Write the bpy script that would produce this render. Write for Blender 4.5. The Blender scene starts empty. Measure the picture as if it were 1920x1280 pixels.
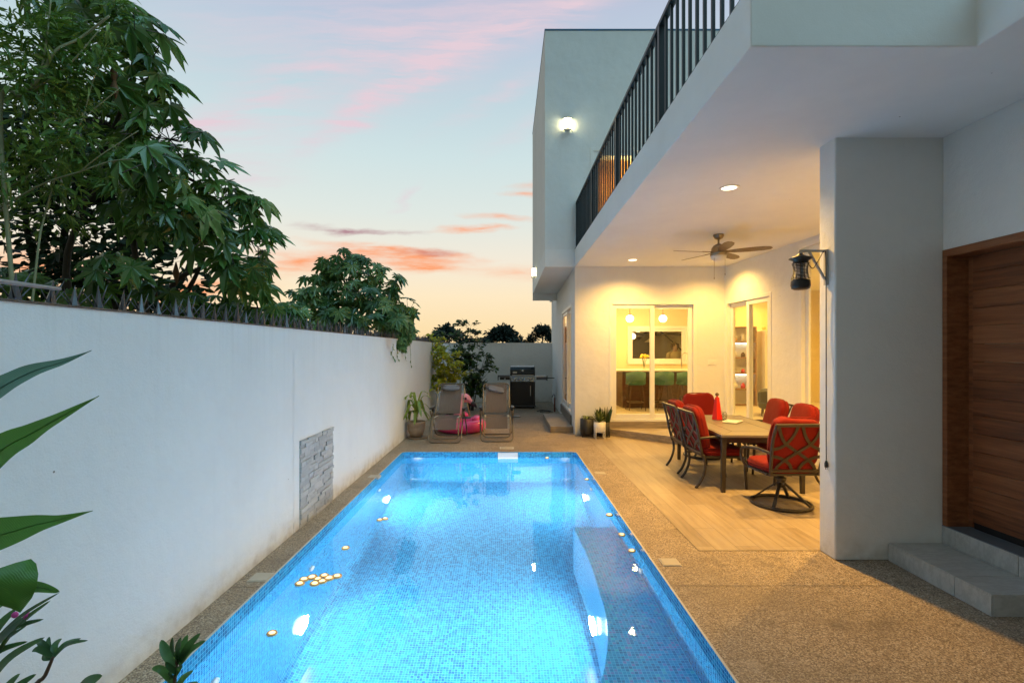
import bpy, bmesh, math, random
import numpy as np
from mathutils import Vector, Matrix
R = math.radians
random.seed(7); np.random.seed(7)
scene = bpy.context.scene
COL = scene.collection

# ------------------------------------------------------------------ camera
F = 933.0            # focal length in photo pixels (1920 wide)
CX, CY, H = 950.0, 660.0, 1.7
cam_d = bpy.data.cameras.new('camera')
cam = bpy.data.objects.new('camera', cam_d); COL.objects.link(cam)
cam.location = (0, 0, H); cam.rotation_euler = (R(90), 0, 0)
cam_d.sensor_width = 36.0; cam_d.lens = 36.0*F/1920.0
cam_d.shift_x = 10/1920.0; cam_d.shift_y = 20/1920.0
cam_d.clip_start = 0.05; cam_d.clip_end = 3000
scene.camera = cam

def P(px, py, Y):
    """a point at distance Y seen at photo pixel px,py"""
    return Vector(((px-CX)/F*Y, Y, H-(py-CY)/F*Y))

def lin(c):
    return tuple((x/12.92 if x <= .04045 else ((x+.055)/1.055)**2.4) for x in [v/255 for v in c])

def nd(nt, typ, ins=None, **at):
    n = nt.nodes.new(typ)
    for k, v in at.items(): setattr(n, k, v)
    for k, v in (ins or {}).items():
        s = n.inputs[k]
        if isinstance(v, bpy.types.NodeSocket): nt.links.new(v, s)
        elif isinstance(v, tuple) and len(v) == 3 and s.type == 'RGBA': s.default_value = (*v, 1)
        else: s.default_value = v
    return n
def mth(nt, op, a, b=0.0, c=None, clamp=False):
    d = {0: a, 1: b}
    if c is not None: d[2] = c
    return nd(nt, 'ShaderNodeMath', d, operation=op, use_clamp=clamp).outputs[0]
def mixc(nt, f, a, b, mode='MIX'):
    n = nd(nt, 'ShaderNodeMix', {0: f, 6: a, 7: b}, data_type='RGBA', blend_type=mode)
    return n.outputs[2]
def ramp(nt, f, stops, interp='LINEAR'):
    n = nd(nt, 'ShaderNodeValToRGB', {0: f}); e = n.color_ramp.elements; n.color_ramp.interpolation = interp
    while len(e) < len(stops): e.new(.5)
    for el, (p, c) in zip(e, stops):
        el.position = p; el.color = (*c, 1) if len(c) == 3 else c
    return n.outputs[0]

# ------------------------------------------------------------------ sky (dusk)
world = bpy.data.worlds.new('World'); scene.world = world; world.use_nodes = True
wt = world.node_tree; wt.nodes.clear()
tc = nd(wt, 'ShaderNodeTexCoord').outputs['Generated']
dv = nd(wt, 'ShaderNodeVectorMath', {0: tc}, operation='NORMALIZE').outputs[0]
sx = nd(wt, 'ShaderNodeSeparateXYZ', {0: dv})
dx, dy, dz = sx.outputs
SKY = [(0.0, (246,208,150)), (0.03, (252,222,168)), (0.11, (254,233,196)), (0.18, (243,234,216)), (0.26, (224,232,226)),
       (0.36, (207,226,228)), (0.45, (193,214,223)), (0.53, (188,202,220)), (0.60, (181,189,214)), (0.8, (138,179,202)), (1.0, (126,172,194))]
grad = ramp(wt, dz, [(p, lin(c)) for p, c in SKY])
ys = mth(wt, 'MAXIMUM', dy, 0.06)
u = mth(wt, 'DIVIDE', dx, ys); v = mth(wt, 'DIVIDE', dz, ys)
uv = nd(wt, 'ShaderNodeCombineXYZ', {0: u, 1: v, 2: 0.0}).outputs[0]
wob = nd(wt, 'ShaderNodeTexNoise', {'Vector': nd(wt, 'ShaderNodeMapping', {0: uv, 3: (5, 16, 1)}).outputs[0], 'Scale': 1.0, 'Detail': 6.0, 'Roughness': .62})
wofs = nd(wt, 'ShaderNodeVectorMath', {0: nd(wt, 'ShaderNodeVectorMath', {0: wob.outputs['Color'], 1: (.5, .5, .5)}, operation='SUBTRACT').outputs[0], 1: (.14, .045, 0)}, operation='MULTIPLY').outputs[0]
uvw = nd(wt, 'ShaderNodeVectorMath', {0: uv, 1: wofs}, operation='ADD').outputs[0]
front = mth(wt, 'MULTIPLY', mth(wt, 'ADD', dy, -0.02), 4.0, clamp=True)
def cloud(px, py, w, h, ang):
    c = ((px-CX)/F, (CY-py)/F, 0)
    s = nd(wt, 'ShaderNodeVectorMath', {0: uvw, 1: c}, operation='SUBTRACT').outputs[0]
    r = nd(wt, 'ShaderNodeVectorRotate', {'Vector': s, 'Angle': -R(ang)}, rotation_type='Z_AXIS').outputs[0]
    q = nd(wt, 'ShaderNodeVectorMath', {0: r, 1: (F/w, F/h, 1)}, operation='MULTIPLY').outputs[0]
    g = nd(wt, 'ShaderNodeTexGradient', {0: q}, gradient_type='SPHERICAL').outputs[1]
    return mth(wt, 'POWER', g, 1.25)
def clouds(lst, colr, base, noise, k):
    tot = None
    for a in lst:
        amp = a[5]; g = mth(wt, 'MULTIPLY', cloud(*a[:5]), amp)
        tot = g if tot is None else mth(wt, 'ADD', tot, g)
    m = mth(wt, 'MULTIPLY', mth(wt, 'MULTIPLY', tot, noise), k)
    m = mth(wt, 'MULTIPLY', m, front, clamp=True)
    return mixc(wt, mth(wt, 'MINIMUM', m, .93), base, colr)
nz1 = nd(wt, 'ShaderNodeTexNoise', {'Vector': nd(wt, 'ShaderNodeMapping', {0: uvw, 2: (0, 0, R(-32)), 3: (2.4, 24, 1)}).outputs[0], 'Scale': 1.6, 'Detail': 8.0, 'Roughness': .6}).outputs[0]
nz1 = mth(wt, 'MULTIPLY', mth(wt, 'SUBTRACT', nz1, .32), 2.4, clamp=True)
nz2 = nd(wt, 'ShaderNodeTexNoise', {'Vector': nd(wt, 'ShaderNodeMapping', {0: uv, 3: (5, 34, 1)}).outputs[0], 'Scale': 2.0, 'Detail': 7.0, 'Roughness': .6}).outputs[0]
nz2 = mth(wt, 'MULTIPLY', mth(wt, 'SUBTRACT', nz2, .25), 2.6, clamp=True)
c1 = clouds([(700,190,230,40,36,1), (830,110,200,50,33,.8), (930,180,210,32,30,.6), (420,220,190,60,18,.8), (560,140,260,80,30,.55), (760,60,260,70,30,.7),
             (990,40,260,60,25,.8), (480,330,120,50,0,.7), (760,370,55,16,38,1.0), (970,250,120,30,28,.45), (380,235,150,26,15,.9), (1080,10,240,60,25,.7), (640,20,240,60,20,.6),(700,120,420,150,25,.45),(420,60,260,120,10,.45),(880,60,300,110,28,.5),(500,260,240,60,12,.5),(640,235,110,26,34,.8),(800,150,90,22,32,.8)],
            lin((230,206,216)), grad, nz1, 1.08)
c2 = clouds([(740,480,190,24,-3,1.3), (800,500,120,13,-2,1.1), (560,480,120,20,-6,.9), (540,500,140,24,0,.7), (345,545,210,34,6,1.4), (895,432,90,11,-1,1.2), (930,410,90,10,-4,.7),
             (965,510,140,22,0,.5), (1010,345,80,10,5,.6), (730,465,220,12,-5,.8), (985,363,70,10,0,.6), (80,500,230,60,0,1.0)], lin((255,158,104)), c1, nz2, 1.1)
c3 = clouds([(640,430,95,10,-2,1.2), (745,433,90,7,0,.7), (800,470,80,10,0,.5), (590,420,60,6,0,.4)], lin((176,128,140)), c2, nz2, 1.2)
back = nd(wt, 'ShaderNodeMapRange', {0: dy, 1: .15, 2: -.55, 3: 0.0, 4: 1.0}, interpolation_type='SMOOTHSTEP').outputs[0]
col = mixc(wt, mth(wt, 'MULTIPLY', back, .92), c3, lin((120, 127, 117)))
below = nd(wt, 'ShaderNodeMapRange', {0: dz, 1: 0.0, 2: -.05, 3: 0.0, 4: 1.0}).outputs[0]
col = mixc(wt, below, col, lin((60, 58, 52)))
bg = nd(wt, 'ShaderNodeBackground', {'Color': col, 'Strength': 0.93})
nd(wt, 'ShaderNodeOutputWorld', {0: bg.outputs[0]})

# the last skylight: one weak, very soft sun from above the camera
sun_d = bpy.data.lights.new('sun', 'SUN'); sun_d.energy = 1.3; sun_d.angle = R(50); sun_d.color = (.40, .80, 1.0)
sun = bpy.data.objects.new('sun', sun_d); COL.objects.link(sun); sun.rotation_euler = Vector((-.52, .30, -.80)).to_track_quat('-Z', 'Y').to_euler()

vs = scene.view_settings; vs.view_transform = 'Standard'; vs.look = 'None'; vs.exposure = 0.12; vs.gamma = 1.0
cy = scene.cycles
cy.max_bounces = 9; cy.diffuse_bounces = 4; cy.glossy_bounces = 4; cy.transmission_bounces = 8; cy.transparent_max_bounces = 24
cy.use_adaptive_sampling = True; cy.adaptive_threshold = 0.022; cy.sample_clamp_indirect = 4.0
cy.use_denoising = True; cy.time_limit = 900.0

# ------------------------------------------------------------------ helpers: things
def tag(o, label=None, cat=None, group=None, kind=None):
    if label: o['label'] = label
    if cat: o['category'] = cat
    if group: o['group'] = group
    if kind: o['kind'] = kind
    return o
def thing(name, label, cat, loc=(0, 0, 0), rz=0, group=None):
    o = bpy.data.objects.new(name, None); COL.objects.link(o)
    o.location = loc; o.rotation_euler = (0, 0, rz); o.empty_display_size = .1
    return tag(o, label, cat, group)
def dup(root, loc, rz=0, label=None, group=None):
    r = root.copy(); COL.objects.link(r); r.location = loc; r.rotation_euler = (0, 0, rz)
    if label: r['label'] = label
    if group: r['group'] = group
    for ch in list(root.children):
        c = ch.copy(); COL.objects.link(c); c.parent = r
        for g in ch.children:
            d = g.copy(); COL.objects.link(d); d.parent = c
    return r
def link_obj(name, me, mat, parent=None, off=None):
    o = bpy.data.objects.new(name, me); COL.objects.link(o)
    if mat: me.materials.append(mat)
    if parent is not None: o.parent = parent
    return o
def box_uv(me):
    n = len(me.loops)
    if not n: return
    co = np.empty(len(me.vertices)*3, 'f'); me.vertices.foreach_get('co', co); co = co.reshape(-1, 3)
    li = np.empty(n, 'i'); me.loops.foreach_get('vertex_index', li)
    pn = np.empty(len(me.polygons)*3, 'f'); me.polygons.foreach_get('normal', pn); pn = np.abs(pn.reshape(-1, 3))
    lt = np.empty(len(me.polygons), 'i'); me.polygons.foreach_get('loop_total', lt)
    ax = np.repeat(pn.argmax(1), lt); c = co[li]
    uvs = np.where((ax == 0)[:, None], c[:, [1, 2]], np.where((ax == 1)[:, None], c[:, [0, 2]], c[:, [0, 1]]))
    l = me.uv_layers.new(name='UVMap'); l.data.foreach_set('uv', uvs.astype('f').ravel())

class MB:
    def __init__(s): s.v = []; s.f = []; s.s = []
    def add(s, vs_, fs_, smooth=False, M=None):
        b = len(s.v)
        for p in vs_:
            p = Vector(p); s.v.append(tuple(M @ p) if M is not None else tuple(p))
        for f in fs_: s.f.append(tuple(i+b for i in f)); s.s.append(smooth)
        return s
    def box(s, x0, x1, y0, y1, z0, z1, M=None):
        v = [(x, y, z) for z in (z0, z1) for y in (y0, y1) for x in (x0, x1)]
        return s.add(v, [(0,2,3,1), (4,5,7,6), (0,1,5,4), (2,6,7,3), (0,4,6,2), (1,3,7,5)], False, M)
    def bar(s, a, b, w, t, up=(0, 0, 1), M=None):
        a, b = Vector(a), Vector(b); d = (b-a); L = d.length; d.normalize(); upv = Vector(up)
        if abs(d.dot(upv)) > .98: upv = Vector((0, 1, 0))
        x = d.cross(upv).normalized(); z = x.cross(d)
        m = Matrix((x, d, z)).transposed().to_4x4(); m.translation = a
        return s.box(-w/2, w/2, 0, L, -t/2, t/2, (M @ m) if M is not None else m)
    def tube(s, pts, r, seg=8, closed=False, M=None, flat=None):
        pts = [Vector(p) for p in pts]; n = len(pts)
        rs = r if isinstance(r, (list, tuple)) else [r]*n
        T = []
        for i in range(n):
            a = pts[(i-1) % n] if (closed or i > 0) else pts[i]; b = pts[(i+1) % n] if (closed or i < n-1) else pts[i]
            T.append((b-a).normalized())
        nrm = T[0].orthogonal().normalized() if flat is None else (Vector(flat) - T[0]*Vector(flat).dot(T[0])).normalized()
        V = []; 
        for i in range(n):
            nrm = (nrm - T[i]*nrm.dot(T[i]))
            nrm = nrm.normalized() if nrm.length > 1e-6 else T[i].orthogonal().normalized()
            bn = T[i].cross(nrm)
            for k in range(seg):
                a = 2*math.pi*k/seg; V.append(pts[i] + (nrm*math.cos(a)+bn*math.sin(a))*rs[i])
        Fc = []
        for i in range(n if closed else n-1):
            j = (i+1) % n
            for k in range(seg):
                l = (k+1) % seg; Fc.append((i*seg+k, i*seg+l, j*seg+l, j*seg+k))
        if not closed:
            Fc.append(tuple(range(seg))[::-1]); Fc.append(tuple((n-1)*seg+k for k in range(seg)))
        return s.add(V, Fc, True, M)
    def lathe(s, prof, c=(0, 0, 0), seg=28, M=None, smooth=True):
        V = []; Fc = []; n = len(prof); c = Vector(c)
        for (r, z) in prof:
            for k in range(seg):
                a = 2*math.pi*k/seg; V.append(c+Vector((max(r, 1e-4)*math.cos(a), max(r, 1e-4)*math.sin(a), z)))
        for i in range(n-1):
            for k in range(seg):
                l = (k+1) % seg; Fc.append((i*seg+k, i*seg+l, (i+1)*seg+l, (i+1)*seg+k))
        if prof[0][0] > 1e-3: Fc.append(tuple(range(seg))[::-1])
        if prof[-1][0] > 1e-3: Fc.append(tuple((n-1)*seg+k for k in range(seg)))
        return s.add(V, Fc, smooth, M)
    def prism(s, poly, z0, z1, M=None):
        n = len(poly); V = [(x, y, z0) for x, y in poly]+[(x, y, z1) for x, y in poly]
        Fc = [tuple(range(n))[::-1], tuple(range(n, 2*n))]+[(i, (i+1) % n, n+(i+1) % n, n+i) for i in range(n)]
        return s.add(V, Fc, False, M)
    def sell(s, c, r, e1=1.0, e2=1.0, nu=24, nv=14, M=None, fn=None):
        c = Vector(c); V = []; Fc = []
        sp = lambda w, e: math.copysign(abs(w)**e, w)
        for i in range(nv+1):
            a = -math.pi/2+math.pi*i/nv
            for k in range(nu):
                b = 2*math.pi*k/nu
                p = Vector((r[0]*sp(math.cos(a), e1)*sp(math.cos(b), e2), r[1]*sp(math.cos(a), e1)*sp(math.sin(b), e2), r[2]*sp(math.sin(a), e1)))
                if fn: p = fn(p)
                V.append(c+p)
        for i in range(nv):
            for k in range(nu):
                l = (k+1) % nu; Fc.append((i*nu+k, i*nu+l, (i+1)*nu+l, (i+1)*nu+k))
        return s.add(V, Fc, True, M)
    def build(s, name, mat, parent=None, bevel=0, sub=0, world=False, recalc=True, seg=2):
        me = bpy.data.meshes.new(name)
        vv = s.v
        if world and parent is not None:
            p = parent
            off = Vector((0, 0, 0))
            while p is not None: off += p.location; p = p.parent
            vv = [tuple(Vector(q)-off) for q in s.v]
        me.from_pydata(vv, [], s.f)
        me.polygons.foreach_set('use_smooth', s.s)
        if recalc:
            bm = bmesh.new(); bm.from_mesh(me)
            bmesh.ops.remove_doubles(bm, verts=bm.verts, dist=1e-5)
            bmesh.ops.recalc_face_normals(bm, faces=bm.faces); bm.to_mesh(me); bm.free()
        box_uv(me); me.update()
        o = link_obj(name, me, mat, parent)
        if bevel:
            m = o.modifiers.new('bevel', 'BEVEL'); m.width = bevel; m.segments = seg; m.limit_method = 'ANGLE'; m.angle_limit = R(40)
        if sub:
            m = o.modifiers.new('sub', 'SUBSURF'); m.levels = sub; m.render_levels = sub
        return o
def scatter(name, tmpl, mats, mat, parent=None, world=True, also=None):
    """tmpl: list of (verts, faces); mats: list of (template index, 4x4) -> one mesh of leaves"""
    V = []; Fc = []; b = 0
    T = [(np.array(v, 'f'), f) for v, f in tmpl]
    for k, m in mats:
        v, f = T[k]; A = np.array(m, 'f')
        V.append(v @ A[:3, :3].T + A[:3, 3])
        Fc.extend([tuple(i+b for i in q) for q in f]); b += len(v)
    V = np.concatenate(V) if V else np.zeros((0, 3), 'f')
    if also is not None:
        Fc.extend([tuple(i+b for i in q) for q in also.f]); V = np.concatenate([V, np.array(also.v, 'f')])
    off = Vector((0, 0, 0)); p = parent
    while p is not None and world: off += p.location; p = p.parent
    V = V - np.array(off, 'f')
    me = bpy.data.meshes.new(name); me.from_pydata(V.tolist(), [], Fc); box_uv(me); me.update()
    return link_obj(name, me, mat, parent)
def frame(pos, n, t, s):
    n = Vector(n).normalized(); t = Vector(t); t = t-n*t.dot(n)
    t = t.normalized() if t.length > 1e-5 else n.orthogonal().normalized()
    y = n.cross(t); m = Matrix((t*s, y*s, n*s)).transposed().to_4x4(); m.translation = pos
    return m
def rv():
    while True:
        q = Vector((random.uniform(-1, 1), random.uniform(-1, 1), random.uniform(-1, 1)))
        if .05 < q.length < 1: return q
def arc(c, r, a0, a1, n, ax='xy'):
    o = []
    for i in range(n+1):
        a = R(a0+(a1-a0)*i/n); p, q = r*math.cos(a), r*math.sin(a)
        o.append(Vector(c)+Vector({'xy': (p, q, 0), 'xz': (p, 0, q), 'yz': (0, p, q)}[ax]))
    return o
def smooth_pts(pts, n=6):
    pts = [Vector(p) for p in pts]; o = []
    for i in range(len(pts)-1):
        p0 = pts[max(i-1, 0)]; p1 = pts[i]; p2 = pts[i+1]; p3 = pts[min(i+2, len(pts)-1)]
        for k in range(n):
            t = k/n
            o.append(.5*((2*p1)+(p2-p0)*t+(2*p0-5*p1+4*p2-p3)*t*t+(3*p1-p0-3*p2+p3)*t**3))
    o.append(pts[-1]); return o
def fillet(pts, r=.06, n=5, closed=False):
    pts = [Vector(p) for p in pts]; o = []
    N_ = len(pts)
    for i in range(N_):
        if not closed and i in (0, N_-1): o.append(pts[i]); continue
        p = pts[i]; a = (pts[i-1]-p); b = (pts[(i+1) % N_]-p)
        ra = min(r, a.length*.45, b.length*.45); a.normalize(); b.normalize()
        A, B = p+a*ra, p+b*ra
        for k in range(n+1):
            t = k/n; o.append(A*(1-t)**2+p*2*t*(1-t)+B*t*t)
    return o

# ------------------------------------------------------------------ materials
def newmat(name):
    m = bpy.data.materials.new(name); m.use_nodes = True; nt = m.node_tree
    b = next(n for n in nt.nodes if n.type == 'BSDF_PRINCIPLED')
    return m, nt, b
def objco(nt): return nd(nt, 'ShaderNodeTexCoord').outputs['Object']
def uvco(nt): return nd(nt, 'ShaderNodeTexCoord').outputs['UV']
def noise(nt, vec, sc, det=4, rough=.55, out=0):
    return nd(nt, 'ShaderNodeTexNoise', {'Vector': vec, 'Scale': sc, 'Detail': float(det), 'Roughness': rough}).outputs[out]
def setb(nt, b, base=None, rough=.6, metal=0, spec=None, bump=None, bs=.2, bd=.01):
    if base is not None:
        if isinstance(base, bpy.types.NodeSocket): nt.links.new(base, b.inputs['Base Color'])
        else: b.inputs['Base Color'].default_value = (*base, 1)
    if isinstance(rough, bpy.types.NodeSocket): nt.links.new(rough, b.inputs['Roughness'])
    else: b.inputs['Roughness'].default_value = rough
    b.inputs['Metallic'].default_value = metal
    if spec is not None: b.inputs['Specular IOR Level'].default_value = spec
    if bump is not None:
        n = nd(nt, 'ShaderNodeBump', {'Height': bump, 'Strength': bs, 'Distance': bd}); nt.links.new(n.outputs[0], b.inputs['Normal'])
def paint(name, c, rough=.5, metal=0, var=.12, sc=9, spec=None, bs=.05, fine=120):
    m, nt, b = newmat(name); o = objco(nt)
    n = noise(nt, o, sc, 5)
    base = mixc(nt, n, tuple(x*(1-var) for x in c), tuple(min(1, x*(1+var)) for x in c))
    setb(nt, b, base, rough, metal, spec, noise(nt, o, fine, 3), bs, .004)
    return m
def stucco(name, c, dirt=(.42,.38,.33), bs=.32, streak=True, drip=0.0):
    m, nt, b = newmat(name); o = objco(nt)
    big = noise(nt, o, 1.3, 6, .6); mid = noise(nt, o, 7, 5)
    base = mixc(nt, big, tuple(x*.90 for x in c), tuple(min(.9, x*1.06) for x in c))
    base = mixc(nt, mth(nt, 'MULTIPLY', mth(nt, 'SUBTRACT', mid, .5, clamp=True), .5), base, tuple(x*.82 for x in c))
    # splashed dirt and thin rain streaks
    z = nd(nt, 'ShaderNodeSeparateXYZ', {0: o}).outputs[2]
    st = noise(nt, nd(nt, 'ShaderNodeMapping', {0: o, 3: (11, 11, .35)}).outputs[0], 1.0, 4)
    low = nd(nt, 'ShaderNodeMapRange', {0: z, 1: .02, 2: .2, 3: 1.0, 4: 0.0}).outputs[0]
    k = mth(nt, 'MULTIPLY', low, mth(nt, 'MULTIPLY', mth(nt, 'SUBTRACT', mid, .38, clamp=True), 2.2), clamp=True)
    base = mixc(nt, k, base, dirt)
    if streak: base = mixc(nt, mth(nt, 'MULTIPLY', mth(nt, 'SUBTRACT', st, .56, clamp=True), .5), base, tuple(x*.78 for x in c))
    if drip:
        hi = nd(nt, 'ShaderNodeMapRange', {0: z, 1: 1.1, 2: 1.95, 3: 0.0, 4: 1.0}).outputs[0]
        st2 = noise(nt, nd(nt, 'ShaderNodeMapping', {0: o, 3: (26, 26, .5)}).outputs[0], 1.0, 5, .6)
        base = mixc(nt, mth(nt, 'MULTIPLY', mth(nt, 'MULTIPLY', hi, hi), mth(nt, 'MULTIPLY', mth(nt, 'SUBTRACT', st2, .5, clamp=True), drip), clamp=True), base, tuple(x*.52 for x in c))
    spk = nd(nt, 'ShaderNodeTexVoronoi', {'Vector': o, 'Scale': 3.1}).outputs['Distance']
    base = mixc(nt, mth(nt, 'LESS_THAN', spk, .018), base, (.2, .19, .18))
    hb = mth(nt, 'ADD', mth(nt, 'MULTIPLY', noise(nt, o, 95, 4, .65), .5), mth(nt, 'MULTIPLY', noise(nt, o, 4.5, 3), 2.2))
    setb(nt, b, base, .85, 0, .25, hb, bs, .016)
    return m
M = {}
M['stucco'] = stucco('white_stucco', (.76,.77,.77), drip=0.8)
M['stucco_house'] = stucco('grey_white_stucco', (.79,.79,.775))
M['soffit'] = stucco('soffit_plaster', (.82,.83,.83), bs=.14, streak=False)
M['interior'] = paint('interior_plaster', (.76,.66,.42), .8, var=.05)
M['upvc'] = paint('white_frame', (.80,.80,.78), .35, var=.03)
M['white'] = paint('white_plastic', (.8,.8,.78), .4, var=.03)
M['dark_metal'] = paint('dark_bronze_metal', (.055,.045,.036), .42, .5, var=.3)
M['black_metal'] = paint('black_rail_paint', (.010,.016,.02), .45, .2, var=.3)
M['black'] = paint('black_plastic', (.012,.012,.013), .4, var=.3)
M['steel'] = paint('steel', (.55,.55,.54), .28, 1.0, var=.08)
M['nickel'] = paint('brushed_nickel', (.34,.28,.20), .3, 1.0, var=.1)
M['champagne'] = paint('champagne_tube', (.20,.165,.12), .38, .7, var=.15)
M['bracket'] = paint('pale_bracket_paint', (.42,.41,.38), .5)
M['galv'] = paint('galvanised_spike', (.12,.125,.14), .42, .7, var=.35, sc=40)
M['terracotta'] = paint('aged_terracotta', (.34,.25,.18), .8, var=.25, sc=14, bs=.3)
M['soil'] = paint('soil', (.05,.04,.03), .95, var=.5, sc=30, bs=.8, fine=60)
M['beige_pl'] = paint('beige_lid', (.42,.37,.30), .6, var=.1)
M['tablestone'] = paint('taupe_table_tile', (.17,.145,.115), .4, var=.14, sc=14)
M['redlacq'] = paint('red_lacquer', (.55,.02,.015), .25, var=.1)
M['pink'] = paint('pink_vinyl', (.85,.07,.27), .22, var=.06, bs=.12, fine=25)
M['pinkpale'] = paint('pale_pink_vinyl', (.80,.27,.36), .25, var=.05)
M['skin'] = paint('skin', (.55,.33,.22), .5, var=.05)
M['hair'] = paint('brown_hair', (.10,.055,.03), .6, var=.4, sc=30)
M['dress'] = paint('pale_yellow_top', (.62,.47,.22), .8, var=.06)
M['teal'] = paint('teal_velvet', (.05,.16,.11), .7, var=.15)
M['walnut_legs'] = paint('walnut', (.09,.045,.02), .5, var=.2)
M['counter'] = paint('pale_counter', (.75,.70,.60), .3, var=.06)
M['rope'] = paint('bungee_cord', (.62,.60,.56), .6, var=.1)
M['cable'] = paint('cable_rubber', (.05,.035,.028), .5, var=.2)
M['grey_chair'] = paint('grey_leather', (.07,.08,.085), .5, var=.15)
M['chartreuse'] = paint('yellow_petal', (.72,.50,.02), .6, var=.2)
M['bamboo'] = paint('cane', (.40,.30,.14), .6, var=.2)
M['ceramic_w'] = paint('white_planter', (.72,.70,.66), .4, var=.04)
M['dark_pot'] = paint('dark_planter', (.018,.018,.018), .5, var=.3)
def fabric(name, c, sc=420, var=.14, rough=.9):
    m, nt, b = newmat(name); o = objco(nt)
    n = noise(nt, o, 5, 5); w = noise(nt, o, sc, 2)
    base = mixc(nt, n, tuple(x*(1-var) for x in c), tuple(min(1, x*(1+var)) for x in c))
    base = mixc(nt, mth(nt, 'MULTIPLY', w, .35), base, tuple(x*.6 for x in c))
    h = mth(nt, 'ADD', mth(nt, 'MULTIPLY', noise(nt, o, 7, 4), 6.0), w)
    setb(nt, b, base, rough, 0, .2, h, .35, .006)
    b.inputs['Sheen Weight'].default_value = .05
    return m
M['red'] = fabric('red_cushion', (.19,.008,.004))
M['grey_fab'] = fabric('grey_pillow', (.20,.20,.22))
def sheer(name, c):
    m, nt, b = newmat(name); out = next(n for n in nt.nodes if n.type == 'OUTPUT_MATERIAL')
    setb(nt, b, c, .9, 0, .1); t = nd(nt, 'ShaderNodeBsdfTranslucent', {0: c})
    mx = nd(nt, 'ShaderNodeMixShader', {0: .55, 1: b.outputs[0], 2: t.outputs[0]}); nt.links.new(mx.outputs[0], out.inputs[0]); return m
M['curtain'] = sheer('golden_curtain', (.62,.40,.12))
M['curtain_o'] = sheer('amber_curtain', (.92,.66,.22))
def sling():
    m, nt, b = newmat('woven_sling'); o = objco(nt)
    st = noise(nt, nd(nt, 'ShaderNodeMapping', {0: o, 3: (220, 8, 8)}).outputs[0], 1.0, 3)
    base = mixc(nt, st, (.10,.078,.068), (.26,.205,.17))
    setb(nt, b, base, .8, 0, .2)
    t = nd(nt, 'ShaderNodeBsdfTransparent'); out = next(n for n in nt.nodes if n.type == 'OUTPUT_MATERIAL')
    mx = nd(nt, 'ShaderNodeMixShader', {0: .22, 1: b.outputs[0], 2: t.outputs[0]}); nt.links.new(mx.outputs[0], out.inputs[0])
    return m
M['sling'] = sling()
def pebble():
    m, nt, b = newmat('washed_pebble_concrete'); o = objco(nt)
    wv = nd(nt, 'ShaderNodeVectorMath', {0: o, 1: nd(nt, 'ShaderNodeVectorMath', {0: noise(nt, o, 40, 2, .5, 1), 1: (.012,.012,.012)}, operation='MULTIPLY').outputs[0]}, operation='ADD').outputs[0]
    vo = nd(nt, 'ShaderNodeTexVoronoi', {'Vector': wv, 'Scale': 135.0}); ran = nd(nt, 'ShaderNodeSeparateColor', {0: vo.outputs['Color']}).outputs[0]
    base = ramp(nt, ran, [(0, (.13,.095,.067)), (.2, (.25,.185,.125)), (.5, (.40,.305,.21)), (.78, (.50,.395,.28)), (.95, (.64,.545,.43)), (1, (.13,.095,.072))])
    edge = mth(nt, 'MULTIPLY', mth(nt, 'SUBTRACT', vo.outputs['Distance'], .45, clamp=True), 1.6, clamp=True)
    base = mixc(nt, edge, base, (.12,.095,.075))
    big = noise(nt, o, .9, 6, .62); mid = noise(nt, o, 3.1, 6, .62)
    base = mixc(nt, nd(nt, 'ShaderNodeMapRange', {0: big, 1: .40, 2: .66, 3: 0.0, 4: .55}).outputs[0], base, (.17,.128,.092))
    base = mixc(nt, nd(nt, 'ShaderNodeMapRange', {0: mid, 1: .56, 2: .70, 3: 0.0, 4: .55}).outputs[0], base, (.13,.10,.078))
    base = mixc(nt, nd(nt, 'ShaderNodeMapRange', {0: mid, 1: .40, 2: .28, 3: 0.0, 4: .35}).outputs[0], base, (.50,.42,.33))
    setb(nt, b, base, mth(nt, 'SUBTRACT', .85, mth(nt, 'MULTIPLY', big, .3)), 0, .35, mth(nt, 'SUBTRACT', 1.0, vo.outputs['Distance']), .55, .005)
    return m
M['pebble'] = pebble()
def planks():
    m, nt, b = newmat('wood_look_porcelain_planks'); o = objco(nt)
    s = nd(nt, 'ShaderNodeSeparateXYZ', {0: o}); v = nd(nt, 'ShaderNodeCombineXYZ', {0: s.outputs[1], 1: s.outputs[0], 2: 0.0}).outputs[0]
    br = nd(nt, 'ShaderNodeTexBrick', {'Vector': v, 'Color1': (.0,.0,.0), 'Color2': (1.,1.,1.), 'Mortar': (.5,.5,.5), 'Scale': 1.0, 'Mortar Size': .0022, 'Mortar Smooth': .1, 'Brick Width': 1.2, 'Row Height': .20})
    br.offset = .37
    g = noise(nt, nd(nt, 'ShaderNodeMapping', {0: o, 3: (22, 1.4, 1)}).outputs[0], 1.0, 8, .65)
    gv = mth(nt, 'ADD', g, mth(nt, 'MULTIPLY', nd(nt, 'ShaderNodeSeparateColor', {0: br.outputs[0]}).outputs[0], .22))
    base = ramp(nt, gv, [(.25, (.15,.11,.075)), (.5, (.275,.212,.148)), (.72, (.36,.288,.208)), (1, (.42,.35,.265))])
    dk = noise(nt, o, 3.4, 6, .65)
    base = mixc(nt, mth(nt, 'MULTIPLY', mth(nt, 'SUBTRACT', dk, .6, clamp=True), 3.0), base, (.17,.135,.10))
    base = mixc(nt, br.outputs[1], base, (.17,.135,.10))
    setb(nt, b, base, mth(nt, 'ADD', mth(nt, 'MULTIPLY', g, .3), .28), 0, .4, mth(nt, 'SUBTRACT', g, br.outputs[1]), .15, .004)
    return m
M['planks'] = planks()
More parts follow.
